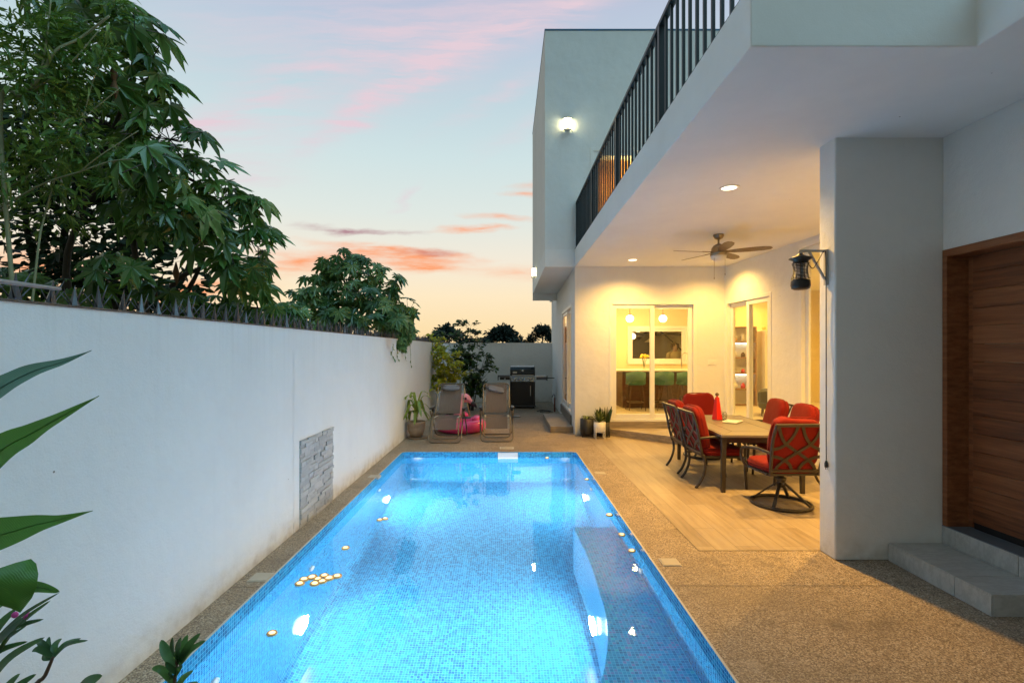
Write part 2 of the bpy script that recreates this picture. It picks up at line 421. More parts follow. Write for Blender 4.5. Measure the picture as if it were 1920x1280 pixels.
def plank_step():
    m, nt, b = newmat('wood_look_step_tile'); o = objco(nt)
    g = noise(nt, nd(nt, 'ShaderNodeMapping', {0: o, 3: (3, 12, 30)}).outputs[0], 1.0, 7, .6)
    setb(nt, b, ramp(nt, g, [(.3, (.20,.16,.125)), (.55, (.32,.26,.20)), (.8, (.40,.34,.27))]), .5, 0, .35, g, .12, .004)
    return m
M['plank_step'] = plank_step()
def door_wood(name, c0, c1, c2):
    m, nt, b = newmat(name); o = objco(nt)
    isl = nd(nt, 'ShaderNodeNewGeometry').outputs['Random Per Island']
    ofs = nd(nt, 'ShaderNodeVectorMath', {0: o, 1: nd(nt, 'ShaderNodeCombineXYZ', {0: mth(nt, 'MULTIPLY', isl, 17.0), 1: mth(nt, 'MULTIPLY', isl, 9.0), 2: isl}).outputs[0]}, operation='ADD').outputs[0]
    g = noise(nt, nd(nt, 'ShaderNodeMapping', {0: ofs, 3: (9, 1.5, 30)}).outputs[0], 1.0, 9, .65)
    fine = noise(nt, nd(nt, 'ShaderNodeMapping', {0: ofs, 3: (40, 5, 260)}).outputs[0], 1.0, 4, .6)
    gv = mth(nt, 'ADD', mth(nt, 'ADD', mth(nt, 'MULTIPLY', g, .8), mth(nt, 'MULTIPLY', fine, .25)), mth(nt, 'MULTIPLY', mth(nt, 'SUBTRACT', isl, .5), .18))
    setb(nt, b, ramp(nt, gv, [(.3, c0), (.52, c1), (.75, c2)]), .42, 0, .4, gv, .12, .004)
    return m
M['door_wood'] = door_wood('dark_hardwood', (.055,.018,.008), (.185,.064,.025), (.32,.125,.052))
M['island_wood'] = door_wood('dark_walnut_veneer', (.03,.013,.006), (.07,.03,.014), (.12,.055,.025))
M['shelf_wood'] = door_wood('oak_shelf', (.18,.09,.03), (.28,.15,.06), (.36,.21,.09))
M['blade'] = door_wood('fan_blade_veneer', (.10,.065,.035), (.17,.115,.065), (.24,.165,.10))
def greytile():
    m, nt, b = newmat('grey_porcelain_tile'); o = objco(nt)
    n = noise(nt, o, 5, 8, .65)
    vein = noise(nt, nd(nt, 'ShaderNodeMapping', {0: o, 2: (.3,.2,.6), 3: (3, 9, 4)}).outputs[0], 1.2, 9, .7)
    base = mixc(nt, n, (.38,.385,.375), (.56,.565,.545))
    base = mixc(nt, mth(nt, 'MULTIPLY', mth(nt, 'SUBTRACT', .06, mth(nt, 'ABSOLUTE', mth(nt, 'SUBTRACT', vein, .5)), clamp=True), 6.0), base, (.24,.24,.235))
    setb(nt, b, base, .32, 0, .45, n, .06, .003)
    return m
M['greytile'] = greytile()
M['grout'] = paint('tile_joint', (.10,.10,.10), .9)
def ledger():
    m, nt, b = newmat('split_ledger_stone'); o = objco(nt)
    isl = nd(nt, 'ShaderNodeNewGeometry').outputs['Random Per Island']
    n = noise(nt, o, 22, 7, .65)
    base = mixc(nt, isl, (.38,.39,.40), (.58,.58,.57)); base = mixc(nt, mth(nt, 'MULTIPLY', n, .55), base, (.30,.31,.32))
    setb(nt, b, base, .85, 0, .25, n, .9, .02)
    return m
M['ledger'] = ledger()
def mosaic(name, stops, grout, rough=.12, spread=.0):
    m, nt, b = newmat(name); uvn = uvco(nt)
    q = nd(nt, 'ShaderNodeVectorMath', {0: uvn, 1: (40, 40, 40)}, operation='MULTIPLY').outputs[0]
    fl = nd(nt, 'ShaderNodeVectorMath', {0: q}, operation='FLOOR').outputs[0]; fr = nd(nt, 'ShaderNodeVectorMath', {0: q}, operation='FRACTION').outputs[0]
    wn = nd(nt, 'ShaderNodeTexWhiteNoise', {'Vector': fl}, noise_dimensions='3D').outputs[0]
    base = ramp(nt, wn, stops)
    s = nd(nt, 'ShaderNodeSeparateXYZ', {0: fr})
    ex = mth(nt, 'ABSOLUTE', mth(nt, 'SUBTRACT', s.outputs[0], .5)); ey = mth(nt, 'ABSOLUTE', mth(nt, 'SUBTRACT', s.outputs[1], .5))
    g = mth(nt, 'GREATER_THAN', mth(nt, 'MAXIMUM', ex, ey), .435)
    base = mixc(nt, g, base, grout)
    setb(nt, b, base, mth(nt, 'ADD', mth(nt, 'MULTIPLY', g, .5), rough), 0, .5, mth(nt, 'SUBTRACT', 1.0, g), .25, .002)
    return m
M['mosaic'] = mosaic('blue_glass_mosaic', [(0, (.004,.085,.25)), (.3, (.006,.15,.36)), (.6, (.010,.23,.48)), (.85, (.025,.33,.58)), (1, (.004,.10,.29))], (.11,.46,.70))
M['mosaic_i'] = mosaic('iridescent_mosaic', [(0, (.004,.17,.45)), (.25, (.008,.30,.64)), (.5, (.015,.42,.74)), (.70, (.03,.34,.70)), (.88, (.18,.27,.64)), (1, (.03,.58,.74))], (.08,.60,.88))
def glass(name, tint=(1, 1, 1), rough=.0, ior=1.5):
    m, nt, b = newmat(name); out = next(n for n in nt.nodes if n.type == 'OUTPUT_MATERIAL')
    fr = nd(nt, 'ShaderNodeFresnel', {'IOR': ior}); t = nd(nt, 'ShaderNodeBsdfTransparent', {0: tint}); g = nd(nt, 'ShaderNodeBsdfGlossy', {'Color': (1., 1., 1.), 'Roughness': rough})
    bf = nd(nt, 'ShaderNodeNewGeometry').outputs['Backfacing']; fo = mth(nt, 'MULTIPLY', fr.outputs[0], mth(nt, 'SUBTRACT', 1.0, bf))
    mx = nd(nt, 'ShaderNodeMixShader', {0: fo, 1: t.outputs[0], 2: g.outputs[0]}); nt.links.new(mx.outputs[0], out.inputs[0])
    return m
M['glass'] = glass('window_glass', (.95,.96,.94))
def water():
    m, nt, b = newmat('pool_water'); o = objco(nt)
    b.inputs['Base Color'].default_value = (.93,.985,1,1); b.inputs['Roughness'].default_value = 0.0; b.inputs['IOR'].default_value = 1.333
    b.inputs['Transmission Weight'].default_value = 1.0
    h = mth(nt, 'ADD', noise(nt, o, 2.6, 2), mth(nt, 'MULTIPLY', noise(nt, o, 13, 2), .25))
    bp = nd(nt, 'ShaderNodeBump', {'Height': h, 'Strength': .10, 'Distance': .012}); nt.links.new(bp.outputs[0], b.inputs['Normal'])
    out = next(n for n in nt.nodes if n.type == 'OUTPUT_MATERIAL')
    vs_ = nd(nt, 'ShaderNodeVolumeScatter', {'Color': (.40,.84,1.0), 'Density': .035, 'Anisotropy': .55}); nt.links.new(vs_.outputs[0], out.inputs['Volume'])
    return m
M['water'] = water()
def emit(name, c, s):
    m, nt, b = newmat(name)
    b.inputs['Base Color'].default_value = (*c, 1); b.inputs['Emission Color'].default_value = (*c, 1); b.inputs['Emission Strength'].default_value = s
    return m
M['em_down'] = emit('lit_downlight', (1,.86,.60), 3.5)
M['em_sconce'] = emit('lit_sconce_glass', (1,.94,.50), 19)
M['em_pend'] = emit('lit_pendant_globe', (1,.85,.55), 9)
M['em_pool'] = emit('lit_pool_lamp', (.93,.98,1), 5)
M['em_candle'] = emit('lit_candle', (1,.74,.36), 1.7)
M['em_shelf'] = emit('lit_shelf_strip', (.95,1,.80), 9)
M['bowl'] = paint('frosted_bowl', (.75,.74,.70), .35, var=.02)
M['gold'] = paint('gold_plastic', (.62,.36,.13), .35, .2, var=.1)
def leafmat(name, c0, c1, c2, rough=.38, tr=.28, spec=.45, c3=None):
    m, nt, b = newmat(name); out = next(n for n in nt.nodes if n.type == 'OUTPUT_MATERIAL')
    isl = nd(nt, 'ShaderNodeNewGeometry').outputs['Random Per Island']; o = objco(nt)
    n = noise(nt, o, 9, 4)
    base = ramp(nt, mth(nt, 'ADD', mth(nt, 'MULTIPLY', isl, .75), mth(nt, 'MULTIPLY', n, .25)), [(.1, c0), (.5, c1), (.84, c2), (.93, c3 or c2)])
    setb(nt, b, base, rough, 0, spec, noise(nt, o, 60, 3), .15, .004)
    t = nd(nt, 'ShaderNodeBsdfTranslucent', {0: mixc(nt, .5, base, (c2[0]*1.3, c2[1]*1.3, c2[2]*.5))})
    mx = nd(nt, 'ShaderNodeMixShader', {0: tr, 1: b.outputs[0], 2: t.outputs[0]}); nt.links.new(mx.outputs[0], out.inputs[0])
    return m
M['castor'] = leafmat('castor_leaf', (.026,.078,.018), (.060,.155,.034), (.15,.28,.07), .25, .3, .75, (.42,.48,.24))
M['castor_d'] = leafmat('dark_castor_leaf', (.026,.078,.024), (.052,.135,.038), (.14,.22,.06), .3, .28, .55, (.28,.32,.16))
M['narrow'] = leafmat('narrow_leaf', (.034,.095,.020), (.080,.18,.034), (.20,.31,.06), .42, c3=(.30,.36,.12))
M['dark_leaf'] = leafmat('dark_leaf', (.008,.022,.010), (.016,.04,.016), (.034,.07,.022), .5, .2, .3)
M['far_leaf'] = leafmat('far_leaf', (.006,.014,.012), (.010,.022,.017), (.016,.03,.02), .7, .1, .2)
M['vine'] = leafmat('vine_leaf', (.035,.09,.022), (.08,.17,.04), (.15,.25,.06), .45)
M['lime'] = leafmat('yellow_green_leaf', (.26,.29,.018), (.46,.46,.026), (.62,.56,.04), .45, .3)
M['shrub'] = leafmat('shrub_leaf', (.012,.04,.012), (.028,.075,.018), (.075,.14,.025), .42)
def vein(mt):
    nt = mt.node_tree; b = next(n for n in nt.nodes if n.type == 'BSDF_PRINCIPLED'); o = objco(nt)
    w = nd(nt, 'ShaderNodeTexWave', {'Vector': o, 'Scale': 95.0, 'Distortion': 3.0, 'Detail': 2.0, 'Detail Scale': .6}, bands_direction='DIAGONAL').outputs[1]
    sp = noise(nt, o, 16, 6, .7)
    l = b.inputs['Base Color'].links[0].from_socket
    cc = mixc(nt, mth(nt, 'MULTIPLY', w, .14), l, (.02,.05,.012))
    cc = mixc(nt, mth(nt, 'MULTIPLY', mth(nt, 'SUBTRACT', sp, .60, clamp=True), 3.2, clamp=True), cc, (.16,.11,.035))
    nt.links.new(cc, b.inputs['Base Color'])
    n = nd(nt, 'ShaderNodeBump', {'Height': w, 'Strength': .18, 'Distance': .003}); nt.links.new(n.outputs[0], b.inputs['Normal'])
    return mt
M['canna'] = leafmat('canna_leaf', (.05,.12,.02), (.06,.16,.025), (.07,.18,.03), .35, .3)
M['canna_b'] = leafmat('bluish_canna_leaf', (.08,.17,.14), (.09,.19,.15), (.10,.21,.17), .4, .2)
vein(M['canna']); vein(M['canna_b'])
M['oleander'] = leafmat('oleander_leaf', (.02,.06,.025), (.035,.09,.035), (.07,.15,.04), .35)
M['dracaena'] = leafmat('dracaena_leaf', (.12,.18,.03), (.19,.26,.04), (.28,.34,.06), .4)
M['succulent'] = leafmat('succulent_leaf', (.05,.09,.03), (.11,.16,.04), (.26,.27,.07), .45, .1)
M['sansev'] = leafmat('snake_plant_leaf', (.025,.05,.02), (.04,.075,.025), (.07,.10,.03), .4, .1)
M['dead'] = paint('dry_leaf', (.16,.09,.04), .8, var=.4, sc=20)
M['branch'] = paint('pale_green_branch', (.22,.24,.13), .6, var=.3, sc=14)
M['bark'] = paint('dark_bark', (.05,.042,.03), .9, var=.4, sc=20, bs=.5)
M['petal'] = paint('pink_petal', (.55,.05,.24), .6, var=.2)

# ------------------------------------------------------------------ ground, deck, pool
WZ = -0.095                       # water level
PX0, PX1, PY0, PY1 = -1.77, 1.18, 2.2, 8.48
def pool_outline(g=0.0, n=6):
    r = .10+g; x0, x1, y0, y1 = PX0-g, PX1+g, PY0-g, PY1+g
    o = []
    for (cx, cy_, a0) in ((x1-r, y0+r, -90), (x1-r, y1-r, 0), (x0+r, y1-r, 90), (x0+r, y0+r, 180)):
        for i in range(n+1):
            a = R(a0+90*i/n); o.append((cx+r*math.cos(a), cy_+r*math.sin(a)))
    return o
def ring_sheet(name, outer, hole, z, mat, kind='structure'):
    bm = bmesh.new(); ed = []
    for lp in (outer, hole):
        vs_ = [bm.verts.new((x, y, z)) for x, y in lp]
        ed += [bm.edges.new((vs_[i], vs_[(i+1) % len(vs_)])) for i in range(len(vs_))]
    bmesh.ops.triangle_fill(bm, use_beauty=True, use_dissolve=False, edges=ed)
    bmesh.ops.recalc_face_normals(bm, faces=bm.faces)
    for f in bm.faces:
        if f.normal.z < 0: f.normal_flip()
    me = bpy.data.meshes.new(name); bm.to_mesh(me); bm.free(); box_uv(me)
    return tag(link_obj(name, me, mat), kind=kind)
earth = paint('dry_earth', (.07,.06,.035), .95, var=.5, sc=2)
ring_sheet('ground', [(-900,-300), (900,-300), (900,1500), (-900,1500)], pool_outline(.3), -.03, earth)
ring_sheet('pool_deck', [(-2.05,-3), (3.7,-3), (3.7,4.2), (9,4.2), (9,17.2), (-2.05,17.2)], pool_outline(.012), 0.0, M['pebble'])
mb = MB(); mb.add([(1.645,4.262,.004), (4.9,4.262,.004), (4.9,10.25,.004), (1.62,10.25,.004)], [(0,1,2,3)])
tag(mb.build('patio_floor', M['planks'], recalc=False), kind='structure')
# narrow tiled sidewalk joint lines of the deck
mb = MB()
for (x0, x1, y0, y1) in ((-1.99,1.63,9.12,9.126), (1.19,1.64,6.30,6.305), (-1.99,-1.79,6.3,6.305), (1.19,3.1,3.62,3.625), (-1.99,1.4,12.9,12.906), (1.640,1.646,4.262,10.2), (-1.99,-1.79,3.6,3.605)): mb.add([(x0,y0,.0035),(x1,y0,.0035),(x1,y1,.0035),(x0,y1,.0035)], [(0,1,2,3)])
tag(mb.build('deck_joints', paint('joint_filler', (.15,.12,.095), .9), recalc=False), kind='structure')

pool = thing('swimming_pool', 'long rectangular pool lined with blue glass mosaic and lit under water', 'pool', (0, 5.3, 0))
def fl_z(y): return -(1.72-.03*(y-2.2))
def build_shell():
    s = MB(); ol = pool_outline(); n = len(ol); cove = .14
    zs = [(0.0, 0.0)]
    rows = []
    rows.append([(x, y, .001) for x, y in ol])
    rows.append([(x, y, fl_z(y)+cove) for x, y in ol])
    cx, cy_ = (PX0+PX1)/2, (PY0+PY1)/2
    for k in range(1, 6):
        a = R(90*k/5); ins = cove*(1-math.cos(a)); dn = cove*(1-math.sin(a))
        rr = []
        for x, y in ol:
            sxx = (abs(x-cx)-ins)/abs(x-cx); syy = (abs(y-cy_)-ins)/abs(y-cy_)
            X, Y = cx+(x-cx)*sxx, cy_+(y-cy_)*syy
            rr.append((X, Y, fl_z(y)+dn))
        rows.append(rr)
    V = [p for r_ in rows for p in r_]; Fc = []
    for i in range(len(rows)-1):
        for k in range(n):
            l = (k+1) % n; Fc.append((i*n+k, (i+1)*n+k, (i+1)*n+l, i*n+l))
    b = (len(rows)-1)*n; Fc.append(tuple(b+k for k in range(n)))
    s.add(V, Fc); return s
sh = build_shell().build('shell', M['mosaic'], pool, world=True, recalc=False)
# coping: thin grout line round the rim
rim = MB(); a, c = pool_outline(-.001), pool_outline(.014); n = len(a)
rim.add([(x, y, .003) for x, y in a]+[(x, y, .003) for x, y in c], [(i, (i+1) % n, n+(i+1) % n, n+i) for i in range(n)])
rim.build('rim', paint('rim_grout', (.50,.50,.46), .8), pool, world=True, recalc=False)
# curved underwater bench along the right side
edge = smooth_pts([(.735,5.5,0), (.765,5.0,0), (.775,4.6,0), (.765,4.1,0), (.73,3.6,0), (.60,3.1,0), (.38,2.62,0), (.12,2.22,0)], 6)
BZ = -.50
bl = [(p.x, p.y) for p in edge]
bn = MB(); n = len(bl)
V = [(x, y, BZ) for x, y in bl]+[(x, y, fl_z(y)-.01) for x, y in bl]
bn.add(V, [(i, i+1, n+i+1, n+i) for i in range(n-1)], True)
bn.add([(bl[0][0], bl[0][1], BZ), (PX1+.02, bl[0][1], BZ), (PX1+.02, bl[0][1], -1.75), (bl[0][0], bl[0][1], -1.75)], [(0,3,2,1)])
bn.build('bench', M['mosaic'], pool, world=True, recalc=False)
bt = MB(); V = [(x, y, BZ) for x, y in bl]+[(PX1+.02, y, BZ) for x, y in bl]
bt.add(V, [(i, n+i, n+i+1, i+1) for i in range(n-1)])
bench_top = bt.build('bench_top', M['mosaic_i'], pool, world=True, recalc=False)
# skimmer in the far wall, jets, lamps
sk = MB(); y = PY1-.012
for b in ((.02-.17,.02+.17,-.012,-.028),(.02-.17,.02+.17,-.155,-.17)): sk.box(b[0],b[1],y,y+.03,b[3],b[2])
sk.box(-.15,-.13,y,y+.03,-.155,-.028); sk.box(.17,.19,y,y+.03,-.155,-.028); sk.box(-.13,.17,y+.006,y+.008,-.155,-.028)
sk.build('skimmer', M['white'], pool, world=True)
def disc(c, ax, r, t=.02, m='white', nm='jet', par=pool, seg=20):
    d = MB(); Mx = Matrix.Translation(c) @ Vector((0,0,1)).rotation_difference(Vector(ax)).to_matrix().to_4x4()
    d.lathe([(0,t), (r*.45,t), (r*.5,t*.5), (r*.62,t*.5), (r*.68,t), (r*.9,t*.9), (r,0)], M=Mx, seg=seg)
    return d.build(nm, M[m], par, world=True)
for c, ax in (((PX0,4.5,-.5),(1,0,0)), ((PX0,6.9,-.5),(1,0,0)), ((PX1,4.35,-.38),(-1,0,0)), ((PX1,6.9,-.45),(-1,0,0)), ((PX0,3.0,-.5),(1,0,0))):
    disc(c, ax, .045)
POOL_LAMPS = [((PX0,4.25,-1.26),(1,0,0)), ((PX0,7.25,-1.26),(1,0,0)), ((PX1,7.35,-1.26),(-1,0,0)), ((.766,4.28,-1.26),(-1,-.03,0))]
for c, ax in POOL_LAMPS:
    ax = Vector(ax).normalized(); c = Vector(c)
    lens = MB(); Mx = Matrix.Translation(c+ax*.012) @ Vector((0,0,1)).rotation_difference(ax).to_matrix().to_4x4()
    lens.lathe([(0,.024), (.05,.022), (.085,.012), (.10,0)], M=Mx, seg=24)
    lo = lens.build('pool_lamp', M['em_pool'], pool, world=True)
    rg = MB(); rg.lathe([(.101,.020), (.112,.028), (.165,.058), (.174,.052), (.174,-.006)], M=Mx, seg=32); rg.build('lamp_ring', M['white'], lo)  # white flare added round the lens to catch its light as a halo
    ld = bpy.data.lights.new('pool_lamp_light', 'AREA'); ld.shape = 'DISK'; ld.size = .2; ld.energy = 80; ld.color = (.90,.98,1.0)
    l = bpy.data.objects.new('lamp_light', ld); COL.objects.link(l); l.parent = pool
    l.location = c+ax*.0385-pool.location; l.rotation_euler = ax.to_track_quat('-Z', 'Y').to_euler()
for c in ((.98,4.42,BZ+.003),(.86,3.55,BZ+.003)):
    pass
# water
bm = MB(); bm.prism(pool_outline(.004), -1.95, WZ)
tag(bm.build('pool_water', M['water']), kind='structure')

# square lids let into the deck
for k, (px, py, lab) in enumerate(((490,1082,'square beige lid set in the deck beside the white wall, nearest the camera'), (702,893,'small square lid in the deck by the far end of the white wall'),
                                   (1256,1054,'square beige lid in the pebble deck near the patio planks'), (1125,887,'square lid in the deck beside the far right pool corner'))):
    c = P(px, py, F*H/(py-CY)); t = thing('deck_lid', lab, 'drain lid', (c.x, c.y, .0), 0, 'square lids in the deck')
    b = MB(); b.box(-.066,.066,-.066,.066,-.02,.009); b.build('lid', M['beige_pl'], t, bevel=.004)
    b = MB(); b.box(-.074,.074,-.074,.074,-.02,.005); b.build('collar', M['beige_pl'], t)
t = thing('skimmer_lid', 'pale rectangular skimmer lid in the deck behind the pool', 'skimmer lid', (.0, 8.83, 0))
b = MB(); b.box(-.11,.11,-.07,.07,-.02,.010); b.build('lid', M['beige_pl'], t, bevel=.004)
b = MB(); b.box(-.12,.12,-.08,.08,-.02,.005); b.build('collar', M['white'], t)

# floating candles
def candle():
    t = thing('floating_candle', 'x', 'candle', (0, 0, 0), 0, 'floating candles on the pool')
    b = MB(); b.lathe([(0,-.010), (.026,-.010), (.038,.0), (.040,.008), (.037,.014), (.030,.015), (.026,.011), (0,.010)], seg=22); b.build('ring', M['gold'], t)
    b = MB(); b.lathe([(.024,.0125), (.018,.017), (.009,.021), (0,.022)], seg=18); b.build('flame_dome', M['em_candle'], t)
    return t
cpos = [(510,1188,'gold floating candle drifting alone beside the nearest pool lamp'), (648,1028,'gold floating candle alone between the cluster and the far pair'),
        (712,975,'left candle of the far floating pair near the white wall'), (722,973,'right candle of the far floating pair near the white wall'),
        (1025,857,'floating candle against the far end wall of the pool'), (1106,899,'floating candle farthest along the right pool wall'),
        (1147,966,'floating candle second farthest along the right pool wall'), (1172,1003,'floating candle at the right wall beside the bench end'), (1189,1033,'floating candle at the right wall, nearest of the row there')]
clu = [(562,1095), (570,1087), (585,1083), (596,1086), (608,1080), (590,1095), (604,1091), (617,1085), (632,1081)]
cpos += [(x, y, 'gold floating candle in the tight cluster on the left side of the pool') for x, y in clu]
c0 = None
for px, py, lab in cpos:
    Y = F*(H-WZ)/(py-CY); q = P(px, py, Y)
    if c0 is None: c0 = candle(); o = c0
    else: o = dup(c0, (0,0,0))
    q.x = min(max(q.x, PX0+.05), PX1-.05); q.y = min(q.y, PY1-.05)
    o.location = (q.x, q.y, WZ); o.rotation_euler = (random.uniform(-.08,.08), random.uniform(-.08,.08), random.uniform(0, 6)); s_ = random.uniform(.82,1.06); o.scale = (s_, s_, s_); o['label'] = lab

# ------------------------------------------------------------------ walls
def seg_mat(p0, p1, side=1):
    p0, p1 = Vector((*p0, 0)), Vector((*p1, 0)); d = (p1-p0).normalized(); n = Vector((-d.y, d.x, 0))*side
    m = Matrix((d, n, Vector((0,0,1)))).transposed().to_4x4(); m.translation = p0
    return m, (p1-p0).length
def wall_seg(mb, p0, p1, z0, z1, th, ops=(), side=1):
    m, L = seg_mat(p0, p1, side); s = 0.0
    for (a, b, za, zb) in sorted(ops):
        if a > s+1e-4: mb.box(s, a, 0, th, z0, z1, m)
        if za > z0+1e-4: mb.box(a, b, 0, th, z0, za, m)
        if zb < z1-1e-4: mb.box(a, b, 0, th, zb, z1, m)
        s = b
    if s < L-1e-4: mb.box(s, L, 0, th, z0, z1, m)
    return m

bw = thing('boundary_wall', 'long white stucco garden wall with metal spikes along its top', 'wall', (-2.1, 8, 0))
def wtop(y): return 1.893+.0055*y
b = MB(); xs = (-2.0, -2.16)
V = []
for y in (-1.5, 4.670, 4.675, 17.0):
    for x in xs: V += [(x, y, -.03), (x, y, wtop(y))]
def quad_strip(i): return [(i, i+1, i+5, i+4), (i+2, i+6, i+7, i+3), (i+1, i+3, i+7, i+5)]
b.add(V, quad_strip(0)); b.add(V, quad_strip(8)); 
b.add([(-2.004,4.670,-.03), (-2.004,4.676,-.03), (-2.004,4.676,wtop(4.67)), (-2.004,4.670,wtop(4.67))], [(0,1,2,3)])
b.add(V, [(0,2,3,1), (12,13,15,14)])
b.build('wall_face', M['stucco'], bw, world=True, recalc=False)
b = MB(); V = []
for y in (-1.5, 17.0):
    for x in (-1.994, -2.166): V += [(x, y, wtop(y)+.001), (x, y, wtop(y)+.010)]
b.add(V, [(0,4,5,1), (2,3,7,6), (1,5,7,3), (0,2,6,4)])
b.build('coping', paint('rusty_capping', (.11,.075,.055), .85, var=.45, sc=25), bw, world=True, recalc=False)
def spike_mesh():
    s = MB()
    s.lathe([(.026,0), (.022,.02), (.013,.06), (.005,.105), (.0015,.13)], seg=6, smooth=False)
    for dx_, dy_ in ((.02,.07), (.02,-.07), (-.03,.055), (-.03,-.055)):
        s.tube([(dx_*.2,dy_*.12,.004), (dx_,dy_,.085)], [.0042,.0012], 4)
    s.tube([(.0,.0,.0), (.035,.02,.135)], [.008,.001], 4)
    return s
sp = None; y = 1.83; k = 0
while y < 16.9 and k < 100:
    if sp is None: sp = spike_mesh().build('spike', M['galv'], bw); o = sp
    else: o = sp.copy(); COL.objects.link(o)
    o.parent = bw; o.location = (-2.085-bw.location.x+random.uniform(-.01,.01), y-bw.location.y, wtop(y)+.009)
    sc = random.uniform(.82, 1.12); o.scale = (sc, sc, sc*random.uniform(.85,1.15)); o.rotation_euler = (random.uniform(-.1,.1), random.uniform(-.08,.12), random.uniform(-.4,.4))
    y += .148*random.uniform(.93,1.07); k += 1
t = thing('stone_panel', 'pale split stone panel set into the white wall beside the pool', 'stone panel', (-2.0, 5.25, 0))
b = MB(); rnd = random.Random(3); z = .0
zt = lambda yy: .845
rows = []
while z < .84:
    h = rnd.choice((.03,.035,.045,.05)); h = min(h, .845-z); yy = 4.80
    while yy < 5.70:
        w = rnd.uniform(.07,.24); w = min(w, 5.705-yy)
        b.box(-2.02, -2.0+.006+rnd.random()**1.5*.020, yy+.0012, yy+w-.0012, z+.001, z+h-.001); yy += w
    z += h
b.build('stone_courses', M['ledger'], t, world=True)
bk = thing('back_wall', 'grey white stucco wall closing the far end of the yard', 'wall', (-.2, 17.1, 0))
b = MB(); b.box(-2.16, 1.6, 17.05, 17.2, -.03, 2.0); b.build('wall_face', M['stucco'], bk, world=True)
b = MB(); b.box(-2.16, 1.6, 17.04, 17.21, 2.0, 2.02); b.build('coping', M['stucco_house'], bk, world=True)
pv = MB(); pv.tube([(-1.995,.8,1.975),(-2.0,1.6,1.975),(-2.02,2.25,1.985)], [.017,.014,.008], 8)   # trimmed cane lying on the spikes
tag(pv.build('cut_branch', paint('pale_cut_branch', (.30,.27,.25), .8)), 'pale cut branch lying across the wall spikes at the left edge', 'branch')

# ------------------------------------------------------------------ the house
villa = thing('villa', 'modern white two storey house with a cantilevered balcony over its patio', 'house', (4.5, 10.2, 0))
CE = 3.45
LW0, LW1 = (1.405, 10.23), (1.56, 17.3)
RW0, RW1 = (4.48, 10.23), (4.80, 5.2)
b = MB()
mF = wall_seg(b, (1.405,10.23), (4.70,10.23), 0, CE, .16, [(.70,2.50,.275,2.745)], 1)
b.build('wall', M['stucco_house'], villa, world=True)
b = MB(); mL = wall_seg(b, (1.405,10.395), LW1, 0, CE, .16, [(.50,2.80,.33,2.76)], -1)
b.build('wall', M['stucco_house'], villa, world=True)
b = MB(); mR = wall_seg(b, RW0, RW1, 0, CE, .16, [(.055,1.625,.275,2.745), (2.36,4.7,.275,3.40)], 1)
b.build('wall', M['stucco_house'], villa, world=True)
b = MB(); b.box(2.685, 9.0, 4.067, 4.275, 0, CE+.04); b.build('wall', M['stucco_house'], villa, world=True, bevel=.012)          # fin beside the entrance
b = MB(); mE = wall_seg(b, (3.566,4.065), (3.566,-2.0), 0, CE, .30, [(.0,1.15,.28,2.53)], 1); b.build('wall', M['stucco_house'], villa, world=True)
# balcony slab with soffit
b = MB(); b.prism([(1.40,2.854), (2.70,2.854), (2.70,-2.2), (9.2,-2.2), (9.2,10.228), (1.40,10.228)], CE+.001, 3.815)
b.build('balcony_slab', M['soffit'], villa, world=True, bevel=.008)
# upper storey
b = MB(); b.box(.787, 9.2, 10.23, 15.1, CE+.001, 3.815); b.build('upper_floor', M['soffit'], villa, world=True)
b = MB(); wall_seg(b, (.787,10.23), (9.2,10.23), 3.815, 8.30, .16, [(.93,2.75,3.84,5.9)], 1)
b.build('upper_wall', M['stucco_house'], villa, world=True)
b = MB(); b.box(.787,.95,10.39,15.1,3.815,8.30); b.build('upper_wall', M['stucco_house'], villa, world=True)
b = MB(); b.box(.95,9.2,14.94,15.1,3.815,8.30); b.box(.787,1.5,14.93,15.1,3.26,CE); b.build('upper_wall', M['stucco_house'], villa, world=True)
b = MB(); b.box(9.0,9.2,10.39,14.94,3.815,8.30); b.build('upper_wall', M['stucco_house'], villa, world=True)
b = MB(); b.box(.95,9.0,10.39,14.94,7.6,7.75); b.build('roof', M['soffit'], villa, world=True)
b = MB(); b.box(.78,9.21,10.222,15.11,8.30,8.335); b.build('parapet_flashing', paint('blue_grey_flashing', (.05,.14,.24), .5), villa, world=True)
b = MB(); b.box(1.5,9.2,15.1,17.4,CE+.002,3.7); b.build('rear_roof', M['soffit'], villa, world=True)
b = MB(); b.box(9.0,9.15,4.275,17.4,0,CE); b.box(1.7,9.0,17.25,17.4,0,CE); b.build('wall', M['interior'], villa, world=True)
b = MB(); b.prism([(1.565,10.39), (4.64,10.39), (4.96,5.2), (4.96,4.28), (9.0,4.28), (9.0,17.25), (1.75,17.25)], .20, .278); b.build('interior_floor', paint('cream_floor_tile', (.55,.49,.38), .3, var=.06, sc=3), villa, world=True)
# kitchen back wall with its window, and the hall behind it
b = MB(); mK = wall_seg(b, (1.72,14.2), (9.0,14.2), .278, CE, .14, [(1.72,3.43,1.36,2.44)], 1); b.build('interior_wall', M['interior'], villa, world=True)

